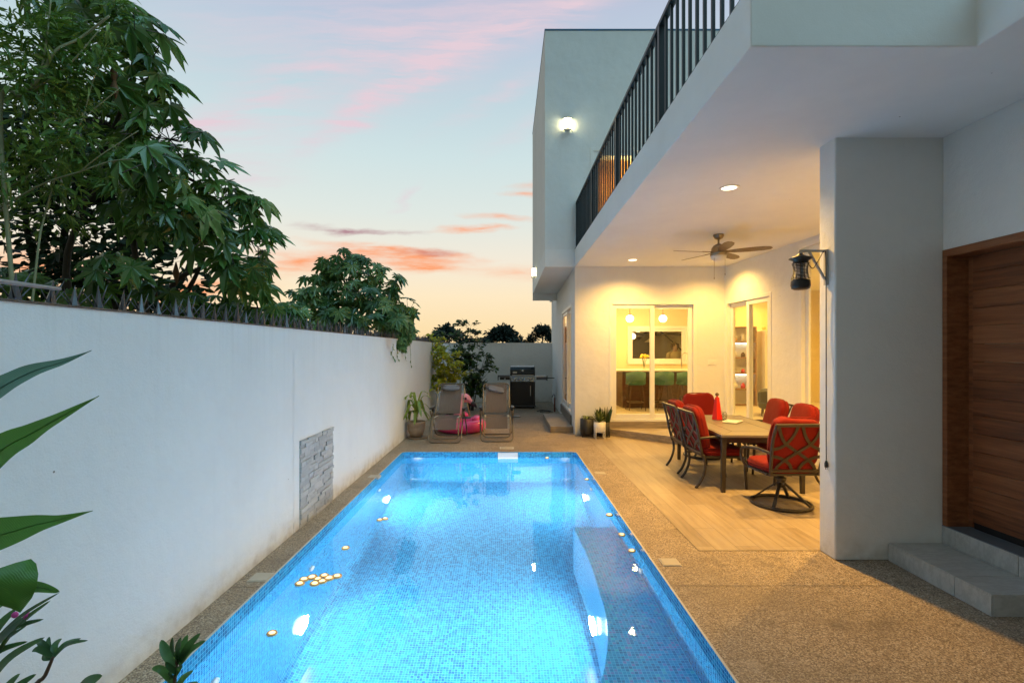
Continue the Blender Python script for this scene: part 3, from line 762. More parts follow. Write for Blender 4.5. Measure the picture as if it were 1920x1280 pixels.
def slider(p0, p1, u0, u1, z0, z1, side, pane_first='front', nm='sliding_door', inset=.05, fr=.065, par=villa, swap=False, leaves=2):
    m, L = seg_mat(p0, p1, side)
    t = bpy.data.objects.new(nm, None); 
    b = MB(); w = u1-u0
    b.box(u0, u0+fr, inset-.06, inset+.075, z0, z1, m); b.box(u1-fr, u1, inset-.06, inset+.075, z0, z1, m)
    b.box(u0+fr, u1-fr, inset-.058, inset+.075, z1-fr, z1, m); b.box(u0+fr, u1-fr, inset-.058, inset+.075, z0, z0+.05, m)
    bpy.data.objects.remove(t)
    d = b.build(nm, M['upvc'], par, world=True, bevel=.004)
    mid = (u0+u1)/2; st = .085
    if leaves == 2: L_ = [(u0+fr+.002, mid+st/2, inset-.035 if not swap else inset+.012), (mid-st/2, u1-fr-.002, inset+.012 if not swap else inset-.035)]
    else: L_ = [(u0+fr+.002, u1-fr-.002, inset)]
    for a, c, y in L_:
        s = MB(); za, zb = z0+.052, z1-fr-.002; ww = .04
        s.box(a, a+st, y, y+ww, za, zb, m); s.box(c-st, c, y, y+ww, za, zb, m)
        s.box(a+st, c-st, y+.001, y+ww-.001, zb-st, zb, m); s.box(a+st, c-st, y+.001, y+ww-.001, za, za+st*1.2, m)
        so = s.build('sash', M['upvc'], d, bevel=.005) if False else None
        off = Vector((0,0,0)); 
        # sub-part: same frame as its door (which is local to the villa)
        s.v = [tuple(Vector(q)-villa.location) for q in s.v]
        so = s.build('sash', M['upvc'], d, bevel=.005)
        g = MB(); g.box(a+st-.01, c-st+.01, y+.016, y+.022, za+st*1.2-.01, zb-st+.01, m); g.v = [tuple(Vector(q)-villa.location) for q in g.v]
        g.build('pane', M['glass'], d)
    return d
slider((1.405,10.23), (4.70,10.23), .70, 2.50, .275, 2.745, 1)
slider((1.405,10.395), LW1, .50, 2.80, .33, 2.76, -1, swap=True)
slider(RW0, RW1, .055, 1.625, .275, 2.745, 1, swap=True)
slider(RW0, RW1, 2.36, 4.7, .275, 3.40, 1, nm='picture_window', leaves=1)
slider((1.72,14.2), (9.0,14.2), 1.72, 3.43, 1.36, 2.44, 1, nm='kitchen_window', leaves=1, inset=.0)
slider((.787,10.23), (9.2,10.23), .93, 2.75, 3.84, 5.9, 1, nm='balcony_door')
# curtains
def curtain(nm, p0, p1, u0, u1, z0, z1, side, yy, mat, n=11, par=villa):
    m, L = seg_mat(p0, p1, side); b = MB(); N_ = n*8; V = []
    for i in range(N_+1):
        s = i/N_; x = u0+(u1-u0)*s; w = yy+.035*math.sin(s*n*2*math.pi)+.012*math.sin(s*n*3.1)
        V += [(x, w, z0), (x, w, z1), (x, w+.006, z1), (x, w+.006, z0)]
    Fc = []
    for i in range(N_):
        j = i*4
        for k in range(4): Fc.append((j+k, j+4+k, j+4+(k+1) % 4, j+(k+1) % 4))
    b.add(V, Fc, True, m); return b.build(nm, mat, par, world=True)
cur = curtain('curtain', (1.405,10.395), LW1, 1.72, 2.75, .35, 2.74, -1, .28, M['curtain'])
curtain('curtain', (.787,10.23), (9.2,10.23), 1.10, 1.78, 3.86, 5.76, 1, .32, M['curtain_o'], 7)
b = MB(); b.box(.96, 4.6, 10.6, 10.7, 5.62, 5.80); b.build('pelmet', M['interior'], villa, world=True)
# entrance: jambs, plank door, threshold
b = MB(); Y1 = 4.064; Y0 = 2.915
b.box(3.556, 3.86, Y1-.045, Y1, .285, 2.53); b.box(3.556, 3.86, Y0, Y0+.045, .285, 2.53); b.box(3.556, 3.86, Y0+.045, Y1-.045, 2.47, 2.53)
df = b.build('door_frame', M['door_wood'], villa, world=True, bevel=.004)
b = MB(); b.box(3.73, 3.77, Y1-.085, Y1-.046, .30, 2.465); b.box(3.73, 3.77, Y0+.046, Y0+.085, .30, 2.465); b.build('door_stop', M['door_wood'], villa, world=True)
b = MB(); z = .345; zz = [z]
while z < 2.46:
    h = min(.142, 2.462-z); b.box(3.722, 3.768, Y0+.09, Y1-.09, z+.001, z+h-.001); z += .142
fd = b.build('front_door', M['door_wood'], villa, world=True, bevel=.003)
b = MB(); b.tube([(3.70,3.0,1.15),(3.66,3.0,1.15),(3.66,3.0,1.75),(3.70,3.0,1.75)], .013, 10); b.v = [tuple(Vector(q)-villa.location) for q in b.v]; b.build('handle', M['steel'], fd)
b = MB(); b.box(3.735, 3.765, Y0+.09, Y1-.09, .29, .345); b.build('door_seal', M['black'], villa, world=True)
# entrance steps of grey tile
es = thing('entrance_step', 'low grey porcelain tiled step in front of the wooden door', 'step', (3.35, 3.6, 0))
b = MB(); b.box(3.125, 3.553, 3.205, 4.064, 0.0, .132); b.build('core', M['grout'], es, world=True)
for y0, y1 in ((3.199,3.4595), (3.4635,4.062)):
    b = MB(); b.box(3.118, 3.553, y0, y1, .133, .1425); b.build('tread_tile', M['greytile'], es, world=True, bevel=.002)
    b = MB(); b.box(3.114, 3.124, y0 if y0 > 3.3 else 3.199, y1, .002, .1325); b.build('riser_tile', M['greytile'], es, world=True, bevel=.0015)
b = MB(); b.box(3.125, 3.553, 3.195, 3.204, .002, .1325); b.build('riser_tile', M['greytile'], es, world=True)
ts = thing('door_threshold', 'upper grey tiled threshold below the wooden door', 'step', (3.6, 3.5, 0))
for y0, y1 in ((2.2,2.855), (2.859,3.456), (3.460,4.062)):
    b = MB(); b.box(3.555, 3.5655, y0, y1, .143, .286); b.build('riser_tile', M['greytile'], ts, world=True, bevel=.0015)
b = MB(); b.box(3.553, 3.90, 2.2, 4.062, .2865, .2925); b.build('sill_slab', paint('dark_slate_sill', (.14,.17,.20), .4), ts, world=True)
# corner platform of wood-look tile below the two sliding doors, and its upper threshold
ps = thing('patio_platform', 'low diagonal wood look platform in the corner below the glass doors', 'step', (4.0, 9.5, 0))
b = MB(); b.prism([(2.08,10.229), (2.06,10.16), (4.60,7.72), (4.70,7.8), (4.478,10.229)], .004, .142); b.build('platform', M['plank_step'], ps, world=True, bevel=.004)
b = MB(); b.box(2.06, 3.96, 10.205, 10.229, .143, .272); b.build('threshold', M['plank_step'], ps, world=True)
# side step by the bedroom door
ss = thing('side_step', 'small wood look step below the side sliding door', 'step', (1.15, 11.6, 0))
b = MB(); b.box(.93, 1.43, 10.52, 12.75, 0, .128); b.build('step_block', M['plank_step'], ss, world=True, bevel=.006)
m_, _ = seg_mat((1.405,10.395), LW1, -1)
b = MB(); b.box(.42, 2.9, -.035, -.002, .13, .325, m_); b.build('curb', paint('dark_curb_tile', (.17,.145,.12), .5), ss, world=True)

# balcony railing
rl = thing('balcony_railing', 'long black metal railing with square balusters along the balcony edge', 'railing', (1.44, 6.5, 3.815))
X = 1.445; b = MB(); b.box(X-.03, X+.03, 2.88, 10.2, 4.735, 4.775); b.build('top_rail', M['black_metal'], rl, world=True, bevel=.003)
b = MB(); b.box(X-.012, X+.012, 2.88, 10.2, 3.845, 3.865); b.build('bottom_rail', M['black_metal'], rl, world=True)
posts = [10.17, 8.33, 6.49, 4.65, 2.90]; p0 = None; b0 = None
for y in posts:
    if p0 is None:
        b = MB(); b.box(-.03, .03, -.03, .03, 0, .92); p0 = b.build('post', M['black_metal'], rl, bevel=.003); o = p0
        pl = MB(); pl.box(-.05,.05,-.05,.05,0,.008); fp = pl.build('base_plate', M['black_metal'], p0)
    else:
        o = p0.copy(); COL.objects.link(o); q = fp.copy(); COL.objects.link(q); q.parent = o
    o.parent = rl; o.location = (X-1.44, y-6.5, 0)
for a, c in zip(posts[:-1], posts[1:]):
    for k in range(1, 12):
        y = a+(c-a)*k/12
        if b0 is None: b = MB(); b.box(-.0115, .0115, -.0115, .0115, .05, .92); b0 = b.build('baluster', M['black_metal'], rl); o = b0
        else: o = b0.copy(); COL.objects.link(o)
        o.parent = rl; o.location = (X-1.44, y-6.5, 0)

# ------------------------------------------------------------------ lamps of the place
def spot(par, loc, e, colr=(1,.66,.32), ang=152, blend=.9, rad=.05):
    ld = bpy.data.lights.new('lamp_light', 'SPOT'); ld.energy = e; ld.color = colr; ld.spot_size = R(ang); ld.spot_blend = blend; ld.shadow_soft_size = rad
    l = bpy.data.objects.new('lamp_light', ld); COL.objects.link(l); l.parent = par; l.location = loc; return l
def point(par, loc, e, colr=(1,.74,.36), rad=.08):
    ld = bpy.data.lights.new('lamp_light', 'POINT'); ld.energy = e; ld.color = colr; ld.shadow_soft_size = rad
    l = bpy.data.objects.new('lamp_light', ld); COL.objects.link(l); l.parent = par; l.location = loc; return l
WARM = (1.0, .56, .125)
def downlight(x, y, z, lab, e, ang=152, grp='recessed ceiling downlights'):
    t = thing('downlight', lab, 'ceiling light', (x, y, z), 0, grp)
    b = MB(); b.lathe([(.075,-.001), (.078,-.008), (.10,-.007), (.105,-.001)], seg=28); b.build('trim', M['white'], t)
    b = MB(); b.lathe([(.0,-.004), (.076,-.004)], seg=28); o = b.build('lens', M['em_down'], t, recalc=False)
    for p in o.data.polygons: p.flip()
    spot(t, (0, 0, -.02), e, WARM, ang); return t
downlight(2.37, 5.3, CE, 'round lit downlight in the soffit nearest the camera', 640)
downlight(2.39, 9.44, CE, 'round lit downlight in the soffit near the kitchen doors', 315)
downlight(3.92, 5.40, CE, 'round lit downlight in the soffit behind the fin wall', 440)
downlight(3.98, 9.44, CE, 'round lit downlight in the soffit hidden behind the ceiling fan', 210)
downlight(3.15, 12.2, CE, 'round lit kitchen ceiling downlight seen only as a reflection', 150, 165)
downlight(2.2, 12.9, CE, 'unseen kitchen downlight added to light the curtained side window', 240, 165)  # extra unseen lamp, added so the curtain glows from inside
downlight(6.4, 10.9, CE, 'round lit dining room downlight beyond the side glass door', 520, 165)
downlight(6.9, 13.2, CE, 'round lit downlight above the tall pale cupboard', 380, 165)
downlight(6.2, 6.9, CE, 'round lit downlight inside the tall window beside the fin', 300, 165)
def sconce(loc, rz, lab):
    t = thing('wall_sconce', lab, 'wall lamp', loc, rz, 'curved glass wall sconces')
    b = MB(); b.box(-.06,.06,-.012,0,-.11,.11); b.build('back_plate', M['nickel'], t)
    def half(r, z0, z1, sq=1.0):
        m = MB(); n = 18; pts = [(r*math.cos(R(180+180*i/n)), -.012+r*math.sin(R(180+180*i/n))) for i in range(n+1)]
        m.prism(pts, z0, z1); return m
    half(.088, -.105, .105).build('glass_shade', M['em_sconce'], t)
    half(.098, .106, .113).build('top_plate', M['nickel'], t); half(.098, -.113, -.106).build('bottom_plate', M['nickel'], t)
    b = MB(); b.tube([(.106*math.cos(R(180+180*i/18)), -.012+.106*math.sin(R(180+180*i/18)), -.14) for i in range(19)], .006, 6); b.build('ring', M['steel'], t)
    return t
sconce((1.246, 10.228, 6.36), 0, 'glowing curved glass sconce on the front of the upper storey')
sconce((.785, 13.4, 3.84), R(-90), 'glowing curved glass sconce on the dark side of the upper storey')
def pendant(x, y, z, lab):
    t = thing('pendant_lamp', lab, 'pendant lamp', (x, y, z), 0, 'globe pendants over the kitchen island')
    b = MB(); b.sell((0,0,0), (.10,.10,.092)); b.build('globe', M['em_pend'], t)
    b = MB(); b.tube([(0,0,.09),(0,0,CE-z)], .006, 6); b.build('cord', M['black'], t)
    b = MB(); b.lathe([(.02,.085),(.03,.10),(.02,.13),(.0,.13)], seg=14); b.build('cap', M['nickel'], t)
    point(t, (0,0,-.16), 40, (1,.62,.22), .1)
q = P(1181,597,13.0); pendant(q.x, 13.0, q.z, 'left glowing globe pendant over the kitchen island')
q = P(1243,597,13.0); pendant(q.x, 13.0, q.z, 'right glowing globe pendant over the kitchen island')
rl_ = thing('room_lamp', 'lit hanging lamp in the upstairs room behind the balcony door', 'ceiling light', (1.75, 11.3, 6.3))
b = MB(); b.lathe([(0,-.06),(.12,-.05),(.16,0),(0,.02)], seg=20); b.build('shade', M['em_pend'], rl_); b = MB(); b.tube([(0,0,.02),(0,0,1.3)], .006, 6); b.build('cord', M['black'], rl_); point(rl_, (0,0,-.2), 1300, (1,.66,.24), .12)
hl = thing('hall_lamp', 'small glowing lamp in the dim hall behind the kitchen window', 'lamp', (3.95, 15.6, 2.2))
b = MB(); b.sell((0,0,0), (.09,.09,.09)); b.build('globe', M['em_pend'], hl); point(hl, (0,-.15,.0), 16, (1,.68,.30), .1)
b = MB(); b.tube([(0,0,.08),(0,0,CE-2.2)], .006, 6); b.build('cord', M['black'], hl)

# ------------------------------------------------------------------ ceiling fan
fan = thing('ceiling_fan', 'five blade brushed nickel ceiling fan with a frosted bowl over the table', 'ceiling fan', (3.16, 7.42, CE))
b = MB(); b.lathe([(.0,0),(.075,0),(.078,-.02),(.055,-.06),(.025,-.075),(0,-.075)], seg=28); b.build('canopy', M['nickel'], fan)
b = MB(); b.tube([(0,0,-.07),(0,0,-.16)], .014, 12); b.build('downrod', M['nickel'], fan)
b = MB(); b.lathe([(0,-.14),(.03,-.14),(.075,-.165),(.10,-.20),(.108,-.245),(.112,-.25),(.112,-.262),(.118,-.266),(.118,-.31),(.10,-.315),(0,-.315)], seg=32); b.build('motor', M['nickel'], fan)
b = MB(); b.lathe([(.112,-.314),(.108,-.345),(.085,-.378),(.05,-.395),(0,-.40)], seg=32); b.build('light_bowl', M['bowl'], fan)
bl0 = None
out = [(.10,-.028),(.22,-.058),(.42,-.074),(.60,-.070),(.69,-.045),(.715,.0),(.69,.045),(.60,.066),(.42,.070),(.22,.055),(.10,.028)]
for k in range(5):
    if bl0 is None:
        b = MB(); b.prism(out, -.003, .003, Matrix.Rotation(R(-13),4,'X')); bl0 = b.build('blade', M['blade'], fan, bevel=.0015); o = bl0
        b = MB(); b.prism([(.085,-.02),(.2,-.03),(.26,0),(.2,.03),(.085,.02)], .0035, .009, Matrix.Rotation(R(-13),4,'X')); ir = b.build('blade_iron', M['nickel'], bl0)
    else:
        o = bl0.copy(); COL.objects.link(o); q = ir.copy(); COL.objects.link(q); q.parent = o
    o.parent = fan; o.location = (0,0,-.262); o.rotation_euler = (0,0,R(188+72*k))
for x, l in ((-.085,.30),(.075,.24)):
    b = MB(); b.tube([(x,-.05,-.34),(x,-.05,-.34-l)], .003, 5); b.lathe([(0,0),(.008,.01),(.006,.03),(0,.04)], (x,-.05,-.375-l), 8); b.build('pull_chain', M['nickel'], fan)

# ------------------------------------------------------------------ dining set
TR = R(-3.3); TC = (3.14, 6.93)
tb = thing('dining_table', 'rectangular outdoor dining table with a taupe tiled top and dark metal legs', 'table', (TC[0], TC[1], 0), TR)
W_, L_ = .50, .97
b = MB()
for (x0,x1,y0,y1) in ((-W_,W_,-L_,-L_+.035),(-W_,W_,L_-.035,L_),(-W_,-W_+.035,-L_+.035,L_-.035),(W_-.035,W_,-L_+.035,L_-.035)): b.box(x0,x1,y0,y1,.672,.705)
b.build('top_frame', M['tablestone'], tb, bevel=.006)
b = MB(); w2, l2 = W_-.035, L_-.035; wi, li = .26, .66; g = .006
def quadp(pts, z0=.676, z1=.7035): b.prism(pts, z0, z1)
quadp([(-w2+g,-l2+g),(w2-g,-l2+g),(wi,-li-g*1.4),(-wi,-li-g*1.4)]); quadp([(-wi,li+g*1.4),(wi,li+g*1.4),(w2-g,l2-g),(-w2+g,l2-g)])
quadp([(-w2+g,-l2+2*g),(-wi-g,-li),(-wi-g,li),(-w2+g,l2-2*g)]); quadp([(wi+g,-li),(w2-g,-l2+2*g),(w2-g,l2-2*g),(wi+g,li)])
quadp([(-wi+g*.3,-li+g*.3),(wi-g*.3,-li+g*.3),(wi-g*.3,-g*.5),(-wi+g*.3,-g*.5)]); quadp([(-wi+g*.3,g*.5),(wi-g*.3,g*.5),(wi-g*.3,li-g*.3),(-wi+g*.3,li-g*.3)])
b.build('tabletop', M['tablestone'], tb)
b = MB(); b.box(-w2,w2,-l2,l2,.66,.6755); b.build('top_tray', M['dark_metal'], tb)
b = MB(); b.box(-.44,.44,-.91,-.885,.60,.66); b.box(-.44,.44,.885,.91,.60,.66); b.box(-.455,-.43,-.885,.885,.60,.66); b.box(.43,.455,-.885,.885,.60,.66); b.build('apron', M['dark_metal'], tb)
for sx_ in (-1,1):
    for sy in (-1,1):
        b = MB(); b.add([(sx_*.46+a*.03, sy*.925+c*.03, .672) for a,c in ((-1,-1),(1,-1),(1,1),(-1,1))]+[(sx_*.465+a*.022, sy*.93+c*.022, 0) for a,c in ((-1,-1),(1,-1),(1,1),(-1,1))],
            [(0,1,2,3),(7,6,5,4),(0,4,5,1),(1,5,6,2),(2,6,7,3),(3,7,4,0)]); b.build('leg', M['dark_metal'], tb, bevel=.004)

def puff(c, r, e, wr, Mx=None, seed=0):
    rr = random.Random(seed); ph = [rr.uniform(0,6) for _ in range(6)]
    def fn(p):
        f = 1+wr*math.sin(p.x*14+ph[0])*math.sin(p.y*13+ph[1])+wr*.6*math.sin(p.z*23+p.x*9+ph[2])+wr*.5*math.sin(p.x*41+p.z*17+ph[3])*math.sin(p.z*31+p.y*19+ph[4])
        return Vector((p.x*f, p.y*f, p.z*f))
    b = MB(); b.sell(c, r, e, e, 56, 28, Mx, fn); return b
def piping(c, r, e, ax, Mx=None):
    sp = lambda w: math.copysign(abs(w)**e, w); pts = []
    for k in range(48):
        a_ = 2*math.pi*k/48; u_, v_ = sp(math.cos(a_)), sp(math.sin(a_))
        pts.append(Vector(c)+(Vector((r[0]*u_, r[1]*v_, 0)) if ax == 'z' else Vector((r[0]*u_, 0, r[2]*v_))))
    b = MB(); b.tube(pts, .0075, 6, closed=True, M=Mx); return b
def chair_common(t, swivel, seed):
    lean = Matrix.Translation((0,-.245,.40)) @ Matrix.Rotation(R(12),4,'X')     # back plane: local x,z ; +y faces sitter
    dm = M['dark_metal']
    b = MB()
    for s in (-1,1): b.tube(smooth_pts([(s*.26,0,-.02),(s*.275,-.005,.18),(s*.28,-.0,.38),(s*.268,-.015,.55)],5), .017, 8, M=lean)
    b.box(-.275,.275,-.032,-.002,.535,.565,lean); b.box(-.262,.262,-.014,.014,.02,.05,lean)
    bf = b.build('back_frame', dm, t, bevel=.002)
    b = MB()
    for sg in (-1,1):
        for k, cv in enumerate(([(-.235,.54),(-.19,.42),(-.13,.335),(0,.245),(.13,.155),(.19,.10),(.215,.05)], [(-.02,.54),(-.06,.43),(-.13,.335),(-.20,.29),(-.262,.275)], [(-.262,.195),(-.20,.185),(-.13,.155),(-.07,.11),(-.035,.05)])):
            pts = smooth_pts([(sg*x, .0+.003*sg+.0015*k, z) for x, z in cv], 4)
            for i in range(len(pts)-1): b.bar(pts[i], pts[i+1]+(pts[i+1]-pts[i])*.12, .032, .006, (0,1,0), lean)
    b.build('lattice', dm, bf)
    b = MB(); b.box(-.27,.27,-.235,-.205,.375,.40); b.box(-.27,.27,.235,.265,.375,.40); b.box(-.285,-.255,-.205,.235,.375,.40); b.box(.255,.285,-.205,.235,.375,.40); b.box(-.255,.255,-.205,.235,.382,.394)
    b.build('seat_frame', dm, t, bevel=.004)
    q = puff((0,.02,.445), (.275,.265,.062), .42, .018, None, seed).build('seat_cushion', M['red'], t); piping((0,.02,.445), (.279,.269,.06), .42, 'z').build('piping', M['red'], q)
    q = puff((0,.085,.315), (.262,.075,.282), .46, .028, lean, seed+3).build('back_cushion', M['red'], t); piping((0,.085,.315), (.266,.07,.286), .46, 'y', lean).build('piping', M['red'], q)
    for s in (-1,1):
        b = MB(); pts = smooth_pts([(s*.275,-.30,.62),(s*.315,-.14,.645),(s*.325,.06,.63),(s*.325,.20,.60),(s*.322,.255,.55),(s*.312,.26,.46)]+([(s*.275,.25,.39)] if swivel else [(s*.30,.265,.39)]), 5)
        b.tube(pts, .017, 8); b.build('arm', dm, t)
    return lean
def dining_chair(label):
    t = thing('dining_chair', label, 'chair', (0,0,0), 0, 'red cushioned dining chairs'); chair_common(t, False, 5); dm = M['dark_metal']
    for s in (-1,1):
        b = MB(); b.tube(smooth_pts([(s*.30,.262,.40),(s*.298,.27,.22),(s*.30,.285,.0)],5), [.019]*6+[.016]*5, 8); b.build('leg', dm, t)
        b = MB(); b.tube(smooth_pts([(s*.265,-.235,.42),(s*.268,-.215,.25),(s*.262,-.26,.10),(s*.255,-.33,.0)],5), .017, 8); b.build('leg', dm, t)
    return t
def swivel_chair(label):
    t = thing('swivel_chair', label, 'chair', (0,0,0), 0, 'red cushioned swivel chairs'); chair_common(t, True, 11); dm = M['dark_metal']
    b = MB(); b.tube([(.30*math.cos(2*math.pi*k/40), .30*math.sin(2*math.pi*k/40), .019) for k in range(40)], .019, 6, closed=True); b.build('base_ring', dm, t)
    b = MB(); b.lathe([(0,.20),(.045,.20),(.05,.235),(.034,.25),(.05,.27),(.055,.30),(.03,.315),(.03,.36),(0,.36)], seg=16); b.build('column', dm, t)
    b = MB(); b.box(-.13,.13,-.03,.03,.345,.38); b.box(-.03,.03,-.16,.16,.35,.378); b.build('tilt_mechanism', dm, t, bevel=.005)
    for k in range(4):
        a = R(45+90*k); c, s = math.cos(a), math.sin(a)
        b = MB(); pts = smooth_pts([(c*.03,s*.03,.245),(c*.13,s*.13,.165),(c*.285,s*.285,.03)],4)
        for i in range(len(pts)-1): b.bar(pts[i], pts[i+1], .032, .018)
        b.build('spoke', dm, t)
    return t
dc = dining_chair('red cushioned dining chair on the pool side of the table, nearer the camera'); dc.location = (2.69, 6.47, .004); dc.rotation_euler = (0,0,R(-90))
dup(dc, (2.72, 7.20, .004), R(-91), 'red cushioned dining chair on the pool side of the table, farther from the camera')
dup(dc, (3.70, 6.62, .004), R(88), 'red cushioned dining chair on the window side of the table, beside the fin wall')
dup(dc, (3.73, 7.36, .004), R(85), 'red cushioned dining chair on the window side of the table, farther from the camera')
sc_ = swivel_chair('red swivel chair with its lattice back to the camera at the near table end'); sc_.location = (3.06, 5.55, .004); sc_.rotation_euler = (0,0,R(2))
dup(sc_, (3.22, 8.14, .004), R(176), 'red swivel chair facing the camera at the far table end')
# on the table
t = thing('red_bottle', 'tall tapered red lacquer bottle with a wooden ball stopper on the table', 'bottle', (3.10, 7.33, .7055), R(20))
b = MB(); V = []
for r_, z in ((.050,0),(.052,.01),(.022,.33)): V += [(sx_*r_, sy*r_, z) for sx_, sy in ((-1,-1),(1,-1),(1,1),(-1,1))]
b.add(V, [(3,2,1,0)]+[(i*4+k, i*4+(k+1)%4, i*4+4+(k+1)%4, i*4+4+k) for i in range(2) for k in range(4)]+[(8,9,10,11)]); b.build('body', M['redlacq'], t, bevel=.004)
b = MB(); b.sell((0,0,.372),(.027,.027,.027)); b.build('stopper', M['walnut_legs'], t); b = MB(); b.tube([(0,0,.33),(0,0,.352)], .015, 10); b.build('neck', M['redlacq'], t)
b = MB(); b.box(-.02,.02,-.0535,-.0525,.03,.11, Matrix.Rotation(R(-5.2),4,'X')); b.build('paper_label', M['redlacq'], t)
t = thing('serving_tray', 'pale rectangular serving dish lying on the dining table', 'tray', (3.215, 7.08, .7055), R(-40))
b = MB(); b.box(-.085,.085,-.14,.14,0,.006); b.build('base', M['ceramic_w'], t, bevel=.003)
b = MB()
for (x0,x1,y0,y1) in ((-.1,.1,-.155,-.14),(-.1,.1,.14,.155),(-.1,-.085,-.14,.14),(.085,.1,-.14,.14)): b.box(x0,x1,y0,y1,.004,.018)
b.build('rim', M['ceramic_w'], t, bevel=.004)
t = thing('wire_holder', 'small round wire napkin holder beside the red bottle', 'napkin holder', (3.20, 7.36, .7055), R(30))
for y in (-.025,.025):
    b = MB()
    for r_ in (.055,.035,.015): b.tube([(r_*math.cos(2*math.pi*k/20), y, .058+r_*math.sin(2*math.pi*k/20)) for k in range(20)], .003, 5, closed=True)
    b.build('wire_scroll', M['dark_metal'], t)
b = MB(); b.box(-.04,.04,-.03,.03,0,.005); b.build('base', M['dark_metal'], t)

# ------------------------------------------------------------------ insect zapper on its bracket
FX = 2.685
br_ = thing('wall_bracket', 'pale metal shelf bracket screwed to the edge of the fin wall', 'bracket', (FX, 4.17, 2.56))
b = MB(); b.box(-.018,-.001,-.02,.02,-.30,.0); b.build('back_plate', M['bracket'], br_, bevel=.002)
b = MB(); b.box(-.235,-.018,-.012,.012,-.022,-.004); b.build('arm', M['bracket'], br_, bevel=.002)
b = MB(); b.bar((-.018,0,-.25),(-.15,0,-.022), .02, .012); b.build('brace', M['bracket'], br_)
b = MB(); b.tube(arc((-.222,0,-.05), .02, 200, -70, 10, 'xz')+[Vector((-.222,0,-.025))], .003, 6); b.build('hook', M['bracket'], br_)
zp = thing('insect_zapper', 'black lantern shaped electric insect zapper hanging from a wall bracket', 'insect zapper', (FX-.222, 4.17, 2.222)); zp.scale = (.88, .88, .88)
b = MB(); b.lathe([(0,0),(.055,0),(.078,.012),(.085,.04),(.082,.085),(.070,.10),(.0,.10)], seg=28); b.build('base', M['black'], zp)
b = MB(); b.lathe([(0,.255),(.066,.255),(.066,.275),(.10,.292),(.102,.298),(.05,.318),(.022,.335),(.018,.35),(0,.352)], seg=28); b.build('cap', M['black'], zp)
b = MB()
for k in range(11):
    z = .108+k*.0138; r_ = .078-.018*math.sin(math.pi*(k/10)*.9)
    b.tube([(r_*math.cos(2*math.pi*i/24), r_*math.sin(2*math.pi*i/24), z) for i in range(24)], .0033, 5, closed=True)
for i in range(12):
    a = 2*math.pi*i/12; b.tube([((.076-.018*math.sin(math.pi*k/6*.9))*math.cos(a), (.076-.018*math.sin(math.pi*k/6*.9))*math.sin(a), .098+.16*k/6) for k in range(7)], .0025, 5)
b.build('cage', M['black'], zp)
b = MB()
for k in range(9): b.tube([(.036*math.cos(2*math.pi*i/16), .036*math.sin(2*math.pi*i/16), .115+k*.016) for i in range(16)], .002, 4, closed=True)
b.tube([(.012,0,.1),(.012,0,.256)], .012, 8); b.build('grid', M['steel'], zp)
b = MB(); b.tube([(.02*math.cos(R(a)), 0, .352+.008+.02*math.sin(R(a))) for a in range(0,361,30)], .003, 6); b.build('hanging_loop', M['steel'], zp)
cb = MB(); cb.tube(smooth_pts([(FX-.20,4.16,2.50),(FX-.14,4.15,2.40),(FX-.10,4.15,2.44),(FX-.04,4.15,2.54),(FX-.022,4.155,2.50),(FX-.018,4.155,2.30),(FX-.014,4.16,1.9),(FX-.02,4.15,1.5),(FX-.014,4.16,1.1),(FX-.016,4.155,.80)],8), .0042, 6)
pc = thing('power_cord', 'dark power cord with a plug hanging down the fin wall edge', 'cord', (FX-.016, 4.155, .74))
cb.build('cable', M['cable'], pc, world=True)
b = MB(); b.lathe([(0,.0),(.014,.0),(.015,.03),(.007,.055),(0,.06)], seg=10); b.box(-.008,-.005,-.003,.003,-.018,0); b.box(.005,.008,-.003,.003,-.018,0); b.build('plug', M['black'], pc)
# switch plate
t = thing('switch_plate', 'white double switch plate beside the kitchen doors', 'light switch', (4.22, 10.23, 1.49))
b = MB(); b.box(-.085,.085,-.008,0,-.055,.055); b.build('plate', M['white'], t, bevel=.003)
for x in (-.04,.0,.04): b = MB(); b.box(x-.013,x+.013,-.012,-.008,-.02,.02); b.build('rocker', M['white'], t, bevel=.001)

